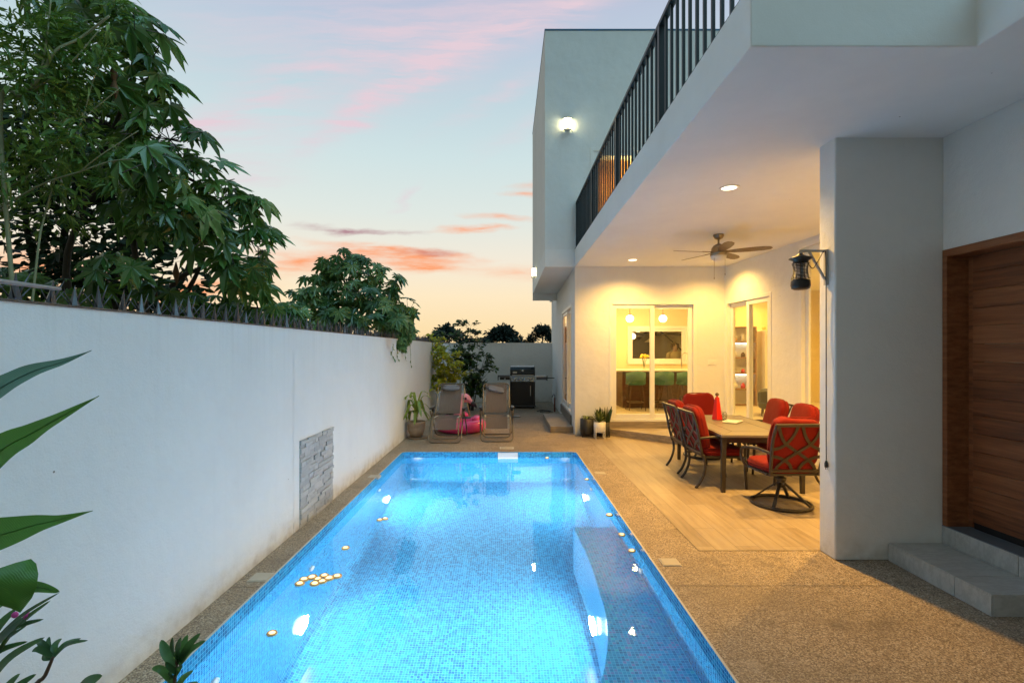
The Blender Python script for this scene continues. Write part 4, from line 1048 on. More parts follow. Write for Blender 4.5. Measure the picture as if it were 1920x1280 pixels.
# ------------------------------------------------------------------ zero gravity loungers
def lounger(label, pil_rot, pil_z):
    t = thing('reclining_lounger', label, 'lounger', (0,0,0), 0, 'folding reclining loungers behind the pool'); tm = M['champagne']
    b = MB(); b.tube(fillet([(-.30,.10,.60),(-.305,-.22,.30),(-.31,-.42,.016),(.31,-.42,.016),(.305,-.22,.30),(.30,.10,.60)], .10), .0125, 8); b.build('front_legs', tm, t)
    b = MB(); b.tube(fillet([(-.325,-.12,.56),(-.325,.20,.28),(-.325,.42,.016),(.325,.42,.016),(.325,.20,.28),(.325,-.12,.56)], .10), .0125, 8); b.build('rear_legs', tm, t)
    b = MB(); b.tube(fillet([(-.265,.03,.44),(-.265,.20,.62),(-.265,.46,1.06),(.265,.46,1.06),(.265,.20,.62),(.265,.03,.44)], .10), .0125, 8); b.build('back_frame', tm, t)
    b = MB(); b.tube(fillet([(-.255,.06,.42),(-.255,-.24,.47),(-.255,-.40,.09),(.255,-.40,.09),(.255,-.24,.47),(.255,.06,.42)], .08), .0125, 8); b.build('leg_frame', tm, t)
    def sheet(path, w, nm):
        b = MB(); V = []; path = smooth_pts(path, 5); n = len(path); K = 8
        for i, p in enumerate(path):
            for k in range(K+1):
                s = -1+2*k/K; V.append((s*w, p[1]+.020*(1-s*s), p[2]-.012*(1-s*s)))
        m_ = len(V); V += [(x, y+.003, z-.003) for x, y, z in V]
        Fc = [(i*(K+1)+k, i*(K+1)+k+1, (i+1)*(K+1)+k+1, (i+1)*(K+1)+k) for i in range(n-1) for k in range(K)]
        Fc += [tuple(q+m_ for q in f[::-1]) for f in Fc]
        b.add(V, Fc, True); return b.build(nm, M['sling'], t, recalc=False)
    sheet([(0,.115,.50),(0,.20,.635),(0,.33,.855),(0,.445,1.05)], .215, 'back_sling')
    sheet([(0,.10,.47),(0,-.06,.43),(0,-.22,.455),(0,-.265,.42),(0,-.34,.25)], .205, 'seat_sling')
    b = MB()
    for sg in (-1,1):
        zz = []
        for k in range(25):
            f = k/24; y = .10+.26*f; z = .50+.43*f
            zz.append((sg*(.213 if k % 2 == 0 else .262), y+.012, z))
        b.tube(zz, .0035, 4)
        zz = []
        for k in range(17):
            f = k/16; zz.append((sg*(.205 if k % 2 == 0 else .252), -.265-.075*f, .42-.17*f))
        b.tube(zz, .0035, 4)
        zz = []
        for k in range(13):
            f = k/12; zz.append((sg*(.205 if k % 2 == 0 else .252), .08-.30*f, .455))
        b.tube(zz, .0035, 4)
    b.build('bungee_lacing', M['rope'], t)
    for s in (-1,1):
        b = MB(); b.sell((s*.315,.04,.615), (.033,.20,.016), .4, .5, 20, 10); b.build('armrest', M['black'], t)
        b = MB(); b.lathe([(.018,-.02),(.03,-.02),(.03,.02),(.018,.02)], seg=12, M=Matrix.Translation((s*.30,.02,.575)) @ Matrix.Rotation(R(90),4,'Y')); b.build('locking_knob', M['black'], t)
    b = MB(); b.sell((.385,-.14,.45), (.085,.12,.012), .5, .6, 20, 8); b.build('side_tray', M['black'], t)
    pm = Matrix.Translation((0,.375,pil_z)) @ Matrix.Rotation(R(pil_rot),4,'Y') @ Matrix.Rotation(R(-30),4,'X')
    puff((0,0,0), (.168,.034,.062), .6, .02, pm, 8).build('head_pillow', M['grey_fab'], t)
    b = MB(); b.tube([(-.265,.40,.985),(-.19,.36,pil_z+.03),(.19,.36,pil_z-.01 if pil_rot else pil_z+.03),(.265,.40,.985)], .005, 5); b.build('pillow_strap', M['black'], t)
    return t
l1 = lounger('woven grey lounger on the left with its pillow straight across the top', 0, .985); l1.location = (-1.14, 9.68, 0); l1.rotation_euler = (0,0,R(-3))
l2 = lounger('woven grey lounger on the right with its pillow slipped askew', 13, .94); l2.location = (-.20, 9.82, 0); l2.rotation_euler = (0,0,R(2))

# ------------------------------------------------------------------ flamingo float
fl = thing('flamingo_float', 'pink inflatable flamingo pool float lying behind the loungers', 'pool float', (-.98, 10.75, 0))
b = MB(); K = 44; pts = [(.42*math.cos(2*math.pi*k/K), .42*math.sin(2*math.pi*k/K), .132) for k in range(K)]
b.tube(pts, [.128*(1+.02*math.sin(k*3.1)) for k in range(K)], 16, closed=True); b.build('ring', M['pink'], fl)
b = MB(); b.tube(smooth_pts([(-.05,-.34,.25),(-.02,-.42,.42),(-.02,-.38,.62),(.06,-.34,.74),(.17,-.36,.72),(.25,-.38,.65)],6), [.12,.118,.115,.11,.105,.10,.10,.095,.09,.09,.085,.085,.082,.08,.08,.08,.082,.085,.088,.092,.095,.095,.09,.085,.075,.065,.055,.05,.045,.04,.038], 14); b.build('neck_and_head', M['pinkpale'], fl)
b = MB(); b.tube(smooth_pts([(.25,-.38,.65),(.32,-.39,.60),(.35,-.39,.53)],5), [.045,.046,.045,.042,.038,.034,.03,.024,.016,.010,.004], 12); b.build('beak', M['black'], fl)
b = MB(); b.sell((.13,-.44,.74), (.022,.012,.022)); b.build('eye', M['black'], fl)
for s in (-1, 1):
    b = MB(); b.sell((s*.33,.06,.25), (.10,.22,.08), .8, .9, 20, 12); b.build('wing', M['pink'], fl)
b = MB(); b.sell((.0,.46,.26), (.12,.09,.11)); b.build('tail', M['pink'], fl)
cn = MB(); cn.tube([(-.78,11.2,.02),(-.98,11.3,.98)], .012, 7); tag(cn.build('broom_stick', M['bamboo']), 'thin pale cane standing between the two loungers', 'pole')

# ------------------------------------------------------------------ gas grill
gr = thing('gas_grill', 'black gas barbecue with fold out side shelves against the back wall', 'grill', (.48, 15.3, 0))
S = 1.14
def gb(n, m, boxes, bevel=.006, par=gr):
    b = MB()
    for q in boxes: b.box(*[v_*S for v_ in q])
    return b.build(n, m, par, bevel=bevel)
gd = paint('charcoal_enamel', (.03,.027,.024), .4, .2)
gb('cabinet', gd, [(-.33,-.30,-.26,.26,.08,.78),(.30,.33,-.26,.26,.08,.78),(-.30,.30,.24,.26,.08,.78),(-.30,.30,-.24,.24,.08,.10)])
dr = gb('cabinet_door', M['black'], [(-.295,.295,-.262,-.24,.105,.70)])
gb('door_handle', M['steel'], [(.20,.215,-.285,-.262,.34,.60)], .002, dr)
gb('base_rail', M['galv'], [(-.36,.36,-.275,.27,.055,.08)])
pn = gb('control_panel', paint('blue_steel', (.30,.36,.40), .25, .85), [(-.32,.32,-.31,-.262,.71,.845)])
for x in (-.19,-.09,.0,.20):
    b = MB(); b.lathe([(0,.032),(.018,.03),(.024,.02),(.03,0)], seg=14, M=Matrix.Translation((x*S,-.31*S,.775*S)) @ Matrix.Rotation(R(90),4,'X')); b.build('knob', M['steel'], pn)
b = MB(); prof = [(-.262,.86),(-.285,.93),(-.27,1.03),(-.20,1.10),(-.05,1.13),(.15,1.13),(.25,1.08),(.26,.86)]
V = [(-.33*S,y*S,z*S) for y, z in prof]+[(.33*S,y*S,z*S) for y, z in prof]; n = len(prof)
b.add(V, [tuple(range(n)), tuple(range(n,2*n))[::-1]]+[(i,n+i,n+(i+1)%n,(i+1)%n) for i in range(n)])
ld_ = b.build('lid', paint('gloss_enamel', (.012,.017,.022), .15), gr, bevel=.02, seg=3)
gb('lid_handle', M['steel'], [(-.29,.29,-.33,-.31,.875,.895),(-.28,-.26,-.31,-.285,.877,.893),(.26,.28,-.31,-.285,.877,.893)], .004, ld_)
gb('thermometer_band', M['black'], [(-.30,.30,-.292,-.284,.915,.93)], 0, ld_)
b = MB(); b.lathe([(0,.014),(.02,.014),(.028,.008),(.03,0)], seg=16, M=Matrix.Translation((0,-.292*S,1.005*S)) @ Matrix.Rotation(R(78),4,'X')); b.build('thermometer', M['white'], ld_)
b = MB(); b.box(-.26*S,-.15*S,-.30*S,-.28*S,.935*S,.975*S); b.build('badge', M['steel'], ld_)
for s in (-1,1):
    x0, x1 = (.335,.66) if s > 0 else (-.66,-.335)
    sh = gb('side_shelf', gd if s < 0 else M['steel'], [(x0,x1,-.24,.22,.835,.865)]); gb('shelf_edge', gd, [(x1-.02 if s>0 else x0, x1 if s>0 else x0+.02,-.26,.22,.74,.87)], .01, sh)
    gb('shelf_front', M['galv'] if s > 0 else gd, [(x0+.03 if s>0 else x0+.06, x1-.05 if s>0 else x1,-.25,-.242,.76,.832)], .002, sh)
b = MB(); b.lathe([(0,.02),(.02,.02),(.024,0)], seg=12, M=Matrix.Translation((-.47*S,-.25*S,.785*S)) @ Matrix.Rotation(R(90),4,'X')); b.build('burner_knob', M['steel'], gr)
b = MB(); b.tube([(.66*S,-.1*S,.80*S),(.86*S,-.1*S,.80*S)], .014, 8); b.build('tool_rail', gd, gr)
for x in (-.29,.29):
    for y in (-.2,.2):
        b = MB(); b.lathe([(0,-.02),(.03,-.02),(.036,0),(.03,.02),(0,.02)], seg=14, M=Matrix.Translation((x*S,y*S,.036)) @ Matrix.Rotation(R(90),4,'Y')); b.build('caster', M['black'], gr)
# standpipe and hose at the house wall
t = thing('standpipe', 'short rusty red standpipe with a bent tap beside the house wall', 'pipe', (1.37, 14.2, 0))
b = MB(); b.tube([(0,0,0),(0,0,.40)], .022, 10); b.build('pipe', paint('rust_red', (.16,.045,.03), .7, var=.3), t)
b = MB(); b.tube(smooth_pts([(0,0,.40),(0,0,.47),(-.03,-.02,.5),(-.08,-.04,.42)],4), .012, 8); b.build('tap', M['galv'], t)
hb = MB(); hb.tube(smooth_pts([(1.30,14.1,.012),(1.05,14.35,.012),(.95,14.1,.012),(1.15,13.95,.012),(1.28,14.25,.012),(1.0,14.5,.012),(.88,14.2,.014)],6), .010, 7)
tag(hb.build('garden_hose', M['black']), 'black garden hose coiled on the deck beside the barbecue', 'hose')

# ------------------------------------------------------------------ kitchen and hall, seen through the glass
isl = thing('kitchen_island', 'dark walnut kitchen island with a pale worktop behind the glass doors', 'kitchen island', (3.9, 12.9, .278))
b = MB(); b.box(-.95,1.15,-.22,.55,.0,.93); b.build('cabinet', M['island_wood'], isl)
b = MB(); b.box(-1.15,1.30,-.40,.60,.931,.97); b.build('worktop', M['counter'], isl, bevel=.004)
kc = thing('kitchen_counter', 'pale kitchen counter run under the kitchen window', 'counter', (4.6, 13.9, .278))
b = MB(); b.box(-1.9,1.5,-.28,.28,0,.90); b.build('cabinet', M['interior'], kc); b = MB(); b.box(-1.95,1.5,-.31,.29,.901,.94); b.build('worktop', M['counter'], kc, bevel=.004)
b = MB(); b.tube(smooth_pts([(.62-.35,-.05,.94),(.62-.35,-.05,1.30),(.70-.35,-.05,1.40),(.80-.35,-.05,1.36),(.82-.35,-.05,1.22)],6), .016, 10); b.build('tap', M['steel'], kc)
def stool(lab):
    t = thing('bar_stool', lab, 'bar stool', (0,0,.278), 0, 'green bar stools at the island')
    puff((0,0,.66), (.22,.20,.045), .5, .004).build('seat', M['teal'], t)
    b = MB(); n = 22; V = []
    for i in range(n+1):
        a = R(190+160*i/n); h = .30-.05*abs(math.cos(a))**2
        for r_ in (.225,.25):
            for z in (.66,.66+h): V.append((r_*math.cos(a), r_*.92*math.sin(a), z))
    Fc = []
    for i in range(n):
        j = i*4
        for p, q in ((0,1),(1,3),(3,2),(2,0)): Fc.append((j+p, j+q, j+4+q, j+4+p))
    Fc += [(0,1,3,2),(n*4,n*4+2,n*4+3,n*4+1)]
    b.add(V, Fc, True); b.build('backrest', M['teal'], t)
    for x in (-1,1):
        for y in (-1,1):
            b = MB(); b.tube([(x*.13,y*.12,.63),(x*.2,y*.19,0)], [.016,.010], 8); b.build('leg', M['walnut_legs'], t)
    b = MB(); b.tube([(x*.178,y*.168,.2) for x, y in ((-1,-1),(1,-1),(1,1),(-1,1))], .008, 6, closed=True); b.build('footrest', M['nickel'], t)
    return t
s0 = stool('left green bar stool at the walnut island'); s0.location = (3.17, 12.25, .278)
dup(s0, (3.86, 12.25, .278), 0, 'middle green bar stool at the walnut island'); dup(s0, (4.42, 12.25, .278), 0, 'right green bar stool half hidden by the door frame')
vz = thing('flower_vase', 'glass vase of yellow flowers on the island worktop', 'vase', (3.60, 13.05, .278+.971))
b = MB(); b.lathe([(0,0),(.05,0),(.065,.06),(.06,.14),(.035,.2),(.045,.24)], seg=20); b.build('glass', M['glass'], vz)
b = MB()
for k in range(9):
    a = k*2.4; r_ = .03+.012*k; b.tube([(0,0,.02),(r_*.4*math.cos(a),r_*.4*math.sin(a),.2),(r_*math.cos(a),r_*math.sin(a),.33)], .004, 4)
b.build('stems', M['vine'], vz)
b = MB()
for k in range(9):
    a = k*2.4; r_ = .03+.012*k; b.sell((r_*math.cos(a), r_*math.sin(a), .34+.03*math.cos(k)), (.042,.042,.03), 1, 1, 10, 6)
b.build('blooms', M['chartreuse'], vz)
# hall with stair behind the kitchen window
st = thing('hall_staircase', 'dark open steel staircase in the hall behind the kitchen window', 'staircase', (4.6, 16.4, .278))
dkm = paint('dark_stair_steel', (.03,.024,.018), .6)
b = MB()
b.bar((-1.1,0,1.1),(1.1,0,2.7),.05,.16); b.bar((-1.1,.7,1.1),(1.1,.7,2.7),.05,.16); b.build('stringer', dkm, st)
for k in range(9): b = MB(); b.box(-1.05+k*.24,-.82+k*.24,.0,.72,1.19+k*.175,1.22+k*.175); b.build('tread', dkm, st)
b = MB(); b.bar((.3,-.05,2.25),(1.3,-.05,1.35),.04,.04); b.bar((-1.1,-.05,2.0),(1.2,-.05,2.0),.04,.06); b.box(-1.15,-1.09,-.08,-.02,0,3.1); b.box(-.55,-.5,-.08,-.02,0,3.1); b.box(.2,.26,-.08,-.02,0,3.1); b.box(-1.1,.2,-.06,-.04,1.0,1.75); b.build('guard_rail', dkm, st)
# person in the hall
pr = thing('person', 'person with short curly hair in a pale yellow top standing behind the kitchen window', 'person', (5.12, 15.15, .278))
def skin_body():
    J = {'pel':(0,0,.92),'sp':(0,0,1.12),'ch':(0,.01,1.32),'nk':(0,0,1.46),'hd':(0,-.015,1.56),'tp':(0,-.01,1.68),
         'sl':(-.17,0,1.38),'el':(-.24,-.04,1.12),'wl':(-.12,-.24,1.06),'hl':(-.07,-.30,1.06),'sr':(.17,0,1.38),'er':(.24,-.04,1.12),'wr':(.14,-.24,1.10),'hr':(.09,-.30,1.11),
         'hipl':(-.09,0,.86),'kl':(-.10,-.01,.48),'al':(-.10,.02,.08),'tl':(-.10,-.15,.03),'hipr':(.09,0,.86),'kr':(.10,-.01,.48),'ar':(.10,.02,.08),'tr':(.10,-.15,.03)}
    Rr = {'pel':.135,'sp':.115,'ch':.14,'nk':.05,'hd':.078,'tp':.07,'sl':.06,'el':.042,'wl':.03,'hl':.036,'sr':.06,'er':.042,'wr':.03,'hr':.036,'hipl':.09,'kl':.06,'al':.04,'tl':.035,'hipr':.09,'kr':.06,'ar':.04,'tr':.035}
    E = [('pel','sp'),('sp','ch'),('ch','nk'),('nk','hd'),('hd','tp'),('ch','sl'),('sl','el'),('el','wl'),('wl','hl'),('ch','sr'),('sr','er'),('er','wr'),('wr','hr'),('pel','hipl'),('hipl','kl'),('kl','al'),('al','tl'),('pel','hipr'),('hipr','kr'),('kr','ar'),('ar','tr')]
    J['ns'] = (0,-.10,1.575); Rr['ns'] = .016; E.append(('hd','ns'))
    for sd, s in (('l',-1),('r',1)):
        h = Vector(J['h'+sd])
        for k in range(5):
            a = (k-2)*.017; nm = 'f%s%d' % (sd, k); tip = h+Vector((-s*.035+(0 if k else s*.06), -.055+.008*abs(k-2), a)); J[nm] = tuple(tip); Rr[nm] = .008; E.append(('h'+sd, nm))
    names = list(J); me = bpy.data.meshes.new('body'); me.from_pydata([J[n_] for n_ in names], [(names.index(a), names.index(c)) for a, c in E], [])
    o = link_obj('body', me, M['skin'], pr)
    sm = o.modifiers.new('skin', 'SKIN'); 
    for i, n_ in enumerate(names):
        sv = me.skin_vertices[0].data[i]; sv.radius = (Rr[n_], Rr[n_]*(.72 if n_ in ('pel','sp','ch') else 1)); sv.use_root = (n_ == 'pel')
    sub = o.modifiers.new('sub', 'SUBSURF'); sub.levels = 2; sub.render_levels = 2
    return o
skin_body()
b = MB(); rr = random.Random(4)
for k in range(46):
    d = Vector((rr.uniform(-1,1), rr.uniform(-.35,1), rr.uniform(-.5,1))).normalized(); c = Vector((0,.0,1.60))+Vector((d.x*.098,d.y*.10,d.z*.105)); b.sell(c, (.033,.033,.033), 1, 1, 8, 6)
b.build('hair', M['hair'], pr)
b = MB(); b.lathe([(.155,.86),(.15,1.0),(.14,1.12),(.155,1.25),(.175,1.34),(.13,1.42),(.075,1.45)], seg=24, M=Matrix.Scale(.8,4,(0,1,0)))
for s in (-1,1): b.tube([(s*.13,0,1.38),(s*.19,0,1.35),(s*.232,-.025,1.17)], [.07,.07,.055], 12)
b.build('top', M['dress'], pr)
b = MB()
for s in (-1,1): b.tube([(s*.09,0,.90),(s*.10,-.01,.48),(s*.10,.02,.05)], [.11,.085,.06], 12)
b.build('trousers', M['black'], pr)
# dining side, seen through the right hand glass
def shelf_unit(lab, x, y, rz):
    t = thing('display_shelf', lab, 'shelf', (x, y, .278), rz)
    b = MB(); b.box(-.5,-.47,-.16,.16,0,2.1); b.box(.47,.5,-.16,.16,0,2.1); b.build('frame', M['shelf_wood'], t); b = MB(); b.box(-.47,.47,.14,.16,0,2.1); b.build('back_panel', M['ceramic_w'], t)
    for z in (.0,.42,.84,1.26,1.68,2.07): b = MB(); b.box(-.47,.47,-.16,.139,z,z+.03); b.build('board', M['shelf_wood'], t)
    for z in (1.66,.82): b = MB(); b.box(-.4,.4,.05,.07,z-.012,z-.001); b.build('light_strip', M['em_shelf'], t)
    return t
cab = shelf_unit('glowing display shelf full of jars and glasses beyond the side glass door', 6.15, 13.4, R(-12))
rr = random.Random(9); kcol = [M['ceramic_w'], M['gold'], M['teal'], M['walnut_legs'], M['glass'], M['redlacq']]
for zi, z in enumerate((.45,.87,1.29,1.71)):
    for k in range(5):
        h = rr.uniform(.10,.24); r_ = rr.uniform(.03,.055); Mx = Matrix.Rotation(R(-12),4,'Z'); p = Mx @ Vector((-.38+k*.19, -.04, 0))
        t = thing('jar', 'small jar or glass standing on the glowing display shelf', 'jar', (6.15+p.x, 13.4+p.y, .278+z+.0005), 0, 'jars on the display shelf')
        b = MB(); b.lathe([(0,0),(r_,0),(r_*1.05,h*.5),(r_*.9,h*.75),(r_*.5,h*.85),(r_*.5,h),(0,h)], seg=14); b.build('vessel', kcol[rr.randrange(6)], t)
for k, (z, y) in enumerate(((1.95,14.0),(1.55,14.0))):
    t = thing('wall_shelf', ('upper','lower')[k]+' oak wall shelf with glasses beyond the side glass door', 'shelf', (7.35, y, .278+z))
    b = MB(); b.box(-.55,.75,-.12,.19,0,.045); b.build('board', M['shelf_wood'], t)
    for x in (-.4,.6): b = MB(); b.box(x,x+.02,-.08,.19,-.12,-.001); b.build('bracket', M['black'], t)
    for q in range(4):
        h = rr.uniform(.09,.2); g_ = thing('glass_jar', 'small jar on the %s oak wall shelf' % ('upper','lower')[k], 'jar', (7.35-.4+q*.3, y+.02, .278+z+.046), 0, 'jars on the %s oak shelf' % ('upper','lower')[k])
        b = MB(); b.lathe([(0,0),(.045,0),(.045,h*.8),(.02,h),(0,h)], seg=12); b.build('vessel', kcol[(q+k) % 4], g_)
t = thing('tall_cupboard', 'pale tall cupboard with a curved edge beyond the side glass door', 'cupboard', (6.78, 13.3, .278))
b = MB(); b.box(-.02,.02,-.3,.3,0,2.0); b.build('side', M['upvc'], t, bevel=.015); b = MB(); b.box(.021,.5,-.29,.3,.05,1.95); b.build('door', M['upvc'], t, bevel=.01)
b = MB(); b.box(.5,.51,-.31,-.29,.7,1.3); b.build('handle', M['steel'], t)
t = thing('armchair', 'dark grey leather armchair beyond the side glass door', 'armchair', (6.05, 11.2, .278), R(60))
puff((0,0,.30), (.34,.34,.16), .4, .004).build('seat', M['grey_chair'], t); puff((0,-.28,.60), (.33,.10,.42), .4, .004).build('backrest', M['grey_chair'], t)
for s in (-1,1): puff((s*.34,.02,.42), (.07,.32,.16), .4, .004).build('armrest', M['grey_chair'], t)
for x in (-.25,.25):
    for y in (-.25,.25): b = MB(); b.tube([(x,y,.16),(x*1.05,y*1.05,0)], [.02,.014], 8); b.build('leg', M['walnut_legs'], t)
t = thing('wall_cabinet', 'pale built in cabinet inside the tall window beside the fin', 'cabinet', (7.2, 8.8, .278))
b = MB(); b.box(-.8,.8,-.3,.3,0,.9); b.build('base_unit', paint('taupe_lacquer', (.33,.28,.20), .4), t); b = MB(); b.box(-.8,.8,-.3,.3,.95,2.6); b.build('upper_unit', M['interior'], t); b = MB(); b.box(-.82,.82,-.32,.3,.901,.945); b.build('worktop', M['counter'], t)

# ------------------------------------------------------------------ plants
def castor_tmpl(droop, seed, nl=9):
    r = random.Random(seed)
    angs = [0,40,-40,80,-80,118,-118,152,-152][:nl]; lens = [1,.95,.95,.80,.80,.60,.60,.40,.40][:nl]
    order = sorted(range(nl), key=lambda i: angs[i]); V = [(0,0,.0)]; Fc = []
    def pt(a, d, dz=0.0):
        z = -droop*d*d+dz; return (d*math.cos(R(a)), d*math.sin(R(a)), z)
    notch = []
    for i in range(nl+1):
        if i == 0: a = angs[order[0]]-16; d = .16
        elif i == nl: a = angs[order[-1]]+16; d = .16
        else: a = (angs[order[i-1]]+angs[order[i]])/2; d = .47*(lens[order[i-1]]+lens[order[i]])/2+.02
        V.append(pt(a, d, .02)); notch.append(len(V)-1)
    for q, i in enumerate(order):
        a = angs[i]+r.uniform(-4,4); L = lens[i]*r.uniform(.92,1.06); w = 15
        ids = []
        for (dd, da, dz_) in ((.52,-w*1.12,.03),(.60,-w*.78,.03),(.74,-w*.70,.02),(.82,-w*.36,.02),(1.0,0,0),(.82,w*.36,.02),(.74,w*.70,.02),(.60,w*.78,.03),(.52,w*1.12,.03)):
            V.append(pt(a+da, dd*L, dz_)); ids.append(len(V)-1)
        Fc.append((0, notch[q], ids[0], ids[1], ids[2], ids[3], ids[4])); Fc.append((0, ids[4], ids[5], ids[6], ids[7], ids[8], notch[q+1]))
    return V, Fc
CAS = [castor_tmpl(.28,1), castor_tmpl(.5,2), castor_tmpl(.12,3,7), castor_tmpl(.75,4)]
def lance_tmpl(w, droop):
    return [(0,0,0),(.35,w,.03-droop*.12),(.7,w*.7,.02-droop*.5),(1,0,-droop),(.7,-w*.7,.02-droop*.5),(.35,-w,.03-droop*.12),(.5,0,-.02-droop*.25)], [(0,6,2,1),(6,3,2),(0,5,4,6),(6,4,3)]
LAN = [lance_tmpl(.11,.1), lance_tmpl(.14,.3), lance_tmpl(.09,.5)]
OVA = [lance_tmpl(.27,.1), lance_tmpl(.30,.3), lance_tmpl(.22,-.1)]
def blob_castor(blobs, density, size, up=.55, cam=(.25,-.65,.15)):
    """blobs: (px,py,Y,rpx). big leaves shingled over the outside of each clump, tips hanging out and down"""
    L = []; hubs = []
    for px, py, Y, rp in blobs:
        c = P(px, py, Y); r = rp/F*Y; n = int(density*(r/.45)**2)+3
        for i in range(n):
            d = rv().normalized()
            d = (d+Vector((.25,-.45,.25))).normalized()
            rad = r*random.uniform(.55,1.0); p = c+Vector((d.x*rad, d.y*rad, d.z*rad*.85))
            nrm = d*.55+Vector((0,0,up))+Vector(cam)*.7+rv()*.35
            tip = Vector((d.x, d.y*.6, d.z-.75))+rv()*.45
            L.append((random.choice((0,0,1,1,2,3)), frame(p, nrm, tip, random.uniform(.5,1.15)*size)))
            hubs.append((p, c))
    return L, hubs
def twig_net(hubs, root, r0=.012, k=1.0):
    b = MB()
    for p, c in hubs:
        if random.random() < k:
            m = (p+c)/2+Vector((0,0,-.06)); b.tube([c, m, p], [.006,.005,.003], 4)
    return b
def limb(b, pts, r0, r1, seg=7):
    q = smooth_pts(pts, 5); n = len(q); b.tube(q, [r0+(r1-r0)*i/(n-1) for i in range(n)], seg)
def small_leaves(blobs, n_per, size, tm, spread=1.0, gap=.0, dirbias=(0,0,-.2), shell=.35):
    L = []
    for px, py, Y, rp in blobs:
        c = P(px, py, Y); r = rp/F*Y; n = int(n_per*r*r*10)
        # sub clumps
        subs = [c+rv()*r*.85 for _ in range(max(3, int(14*r)))]
        for i in range(n):
            s = random.choice(subs); p = s+rv()*r*.42*spread
            d = (p-c).normalized() if (p-c).length > .01 else rv()
            L.append((random.randrange(len(tm)), frame(p, Vector((0,-.3,.7))+rv()*.9, d+rv()*.8+Vector(dirbias), size*random.uniform(.6,1.25))))
    return L
# --- big castor tree
t = thing('castor_tree', 'tall castor tree with big glossy palmate leaves leaning over the white wall', 'tree', (-4.0, 5.6, -.03))
edge_b = [(205,25,4.9,75),(262,75,4.9,60),(235,140,4.8,70),(290,190,5.0,62),(318,262,5.1,68),(285,320,4.9,70),(362,322,5.4,66),(330,395,5.2,66),(415,372,5.6,58),(395,440,5.5,62),(462,400,5.8,48),(470,452,5.8,46),(440,500,5.7,48),(300,400,5.0,50),(480,505,6.0,34)]
L1, H1 = blob_castor(edge_b, 19, .29)
L1b, H1b = blob_castor([(150,40,5.2,90),(200,235,5.4,80),(250,420,5.6,60),(480,560,6.6,40),(520,588,7.0,34),(440,545,6.3,30),(560,600,7.4,30),(60,530,5.4,40),(200,515,5.0,44),(235,500,5.0,40),(150,300,5.2,70),(300,545,5.6,34),(350,570,6.0,32),(400,578,6.2,30),(450,590,6.5,28),(500,600,6.9,26),(120,540,5.2,34),(20,530,5.0,34)], 17, .27)
scatter('crown', CAS, L1+L1b, M['castor'], t)
b = twig_net(H1+H1b, None, k=.8)
for pts in ([(-4.0,5.6,0),(-3.9,5.5,1.6),P(250,420,5.5),P(330,330,5.3),P(400,372,5.6)], [(-4.1,5.7,0),P(130,560,5.6),P(160,380,5.4),P(230,200,5.1),P(262,90,5.0)],
            [(-3.9,5.7,.6),P(315,560,5.9),P(380,500,5.8),P(450,455,5.8)], [P(160,380,5.4),P(230,330,5.2),P(300,290,5.1)], [(-3.7,6.2,.2),P(355,600,6.2),P(420,575,6.4),P(500,580,6.8)], [P(318,600,6.0),P(355,540,6.0),P(390,470,5.9)]):
    limb(b, pts, .045, .012)
for k in range(40):
    p_, c_ = random.choice(H1); e_ = p_+Vector((random.uniform(-.1,.25), random.uniform(-.4,.1), random.uniform(-.25,.08))); b.tube(smooth_pts([c_, (c_+p_)/2, p_, e_], 3), .005, 4)
tr_ = b; off = t.location
tr_.build('trunk', M['bark'], t, world=True)
for px, py, Y, s in ((213,140,4.6,.16),(330,512,5.5,.2),(290,545,5.6,.15),(215,165,4.6,.14)):
    c = P(px,py,Y); dl = MB(); dl.tube([c+Vector((0,0,s*.6)), c, c+Vector((.01,0,-s*.7))], [.006,.035,.004], 6); dl.build('dry_leaf', M['dead'], t, world=True)
# --- light narrow-leaved tree in front, with pale branches
t = thing('narrow_leaf_tree', 'loose narrow leaved tree with pale green branches at the top left', 'tree', (-3.9, 4.1, -.03))
Ln = small_leaves([(60,60,4.2,110),(20,190,4.2,110),(110,180,4.3,90),(60,300,4.3,100),(170,110,4.4,70),(150,270,4.4,80),(20,420,4.4,70),(230,330,4.6,50),(110,390,4.6,60),(10,20,4.1,90),(200,40,4.5,60),(130,120,4.6,90),(70,130,4.6,90)], 185, .12, LAN)
scatter('crown', LAN, Ln, M['narrow'], t)
b = MB()
for pts, r0, r1 in (([(-3.9,4.1,0),(-4.0,4.1,1.4),P(0,215,4.1),P(40,180,4.1),P(75,145,4.1),P(105,95,4.1),P(150,72,4.2),P(205,30,4.2)], .04,.012), ([P(0,390,4.1),P(80,345,4.1),P(150,322,4.1),P(205,303,4.15),P(250,298,4.2)],.017,.006),
                    ([P(150,322,4.1),P(190,290,4.1),P(260,245,4.2)],.011,.005), ([P(75,145,4.1),P(88,70,4.1),P(95,0,4.1)],.018,.008), ([P(40,180,4.1),P(120,130,4.2),P(190,52,4.3)],.018,.007),
                    ([P(20,350,4.3),P(110,290,4.3),P(155,225,4.3),P(225,165,4.3)],.014,.006), ([P(155,225,4.3),P(175,150,4.3),P(200,90,4.3)],.010,.005), ([(-4.0,4.1,1.2),P(70,480,4.2),P(85,400,4.3),P(130,240,4.3)],.022,.008), ([P(0,385,4.2),P(0,395,4.1)],.02,.02)):
    limb(b, pts, r0*.48, r1*.7)
b.build('trunk', M['branch'], t, world=True)
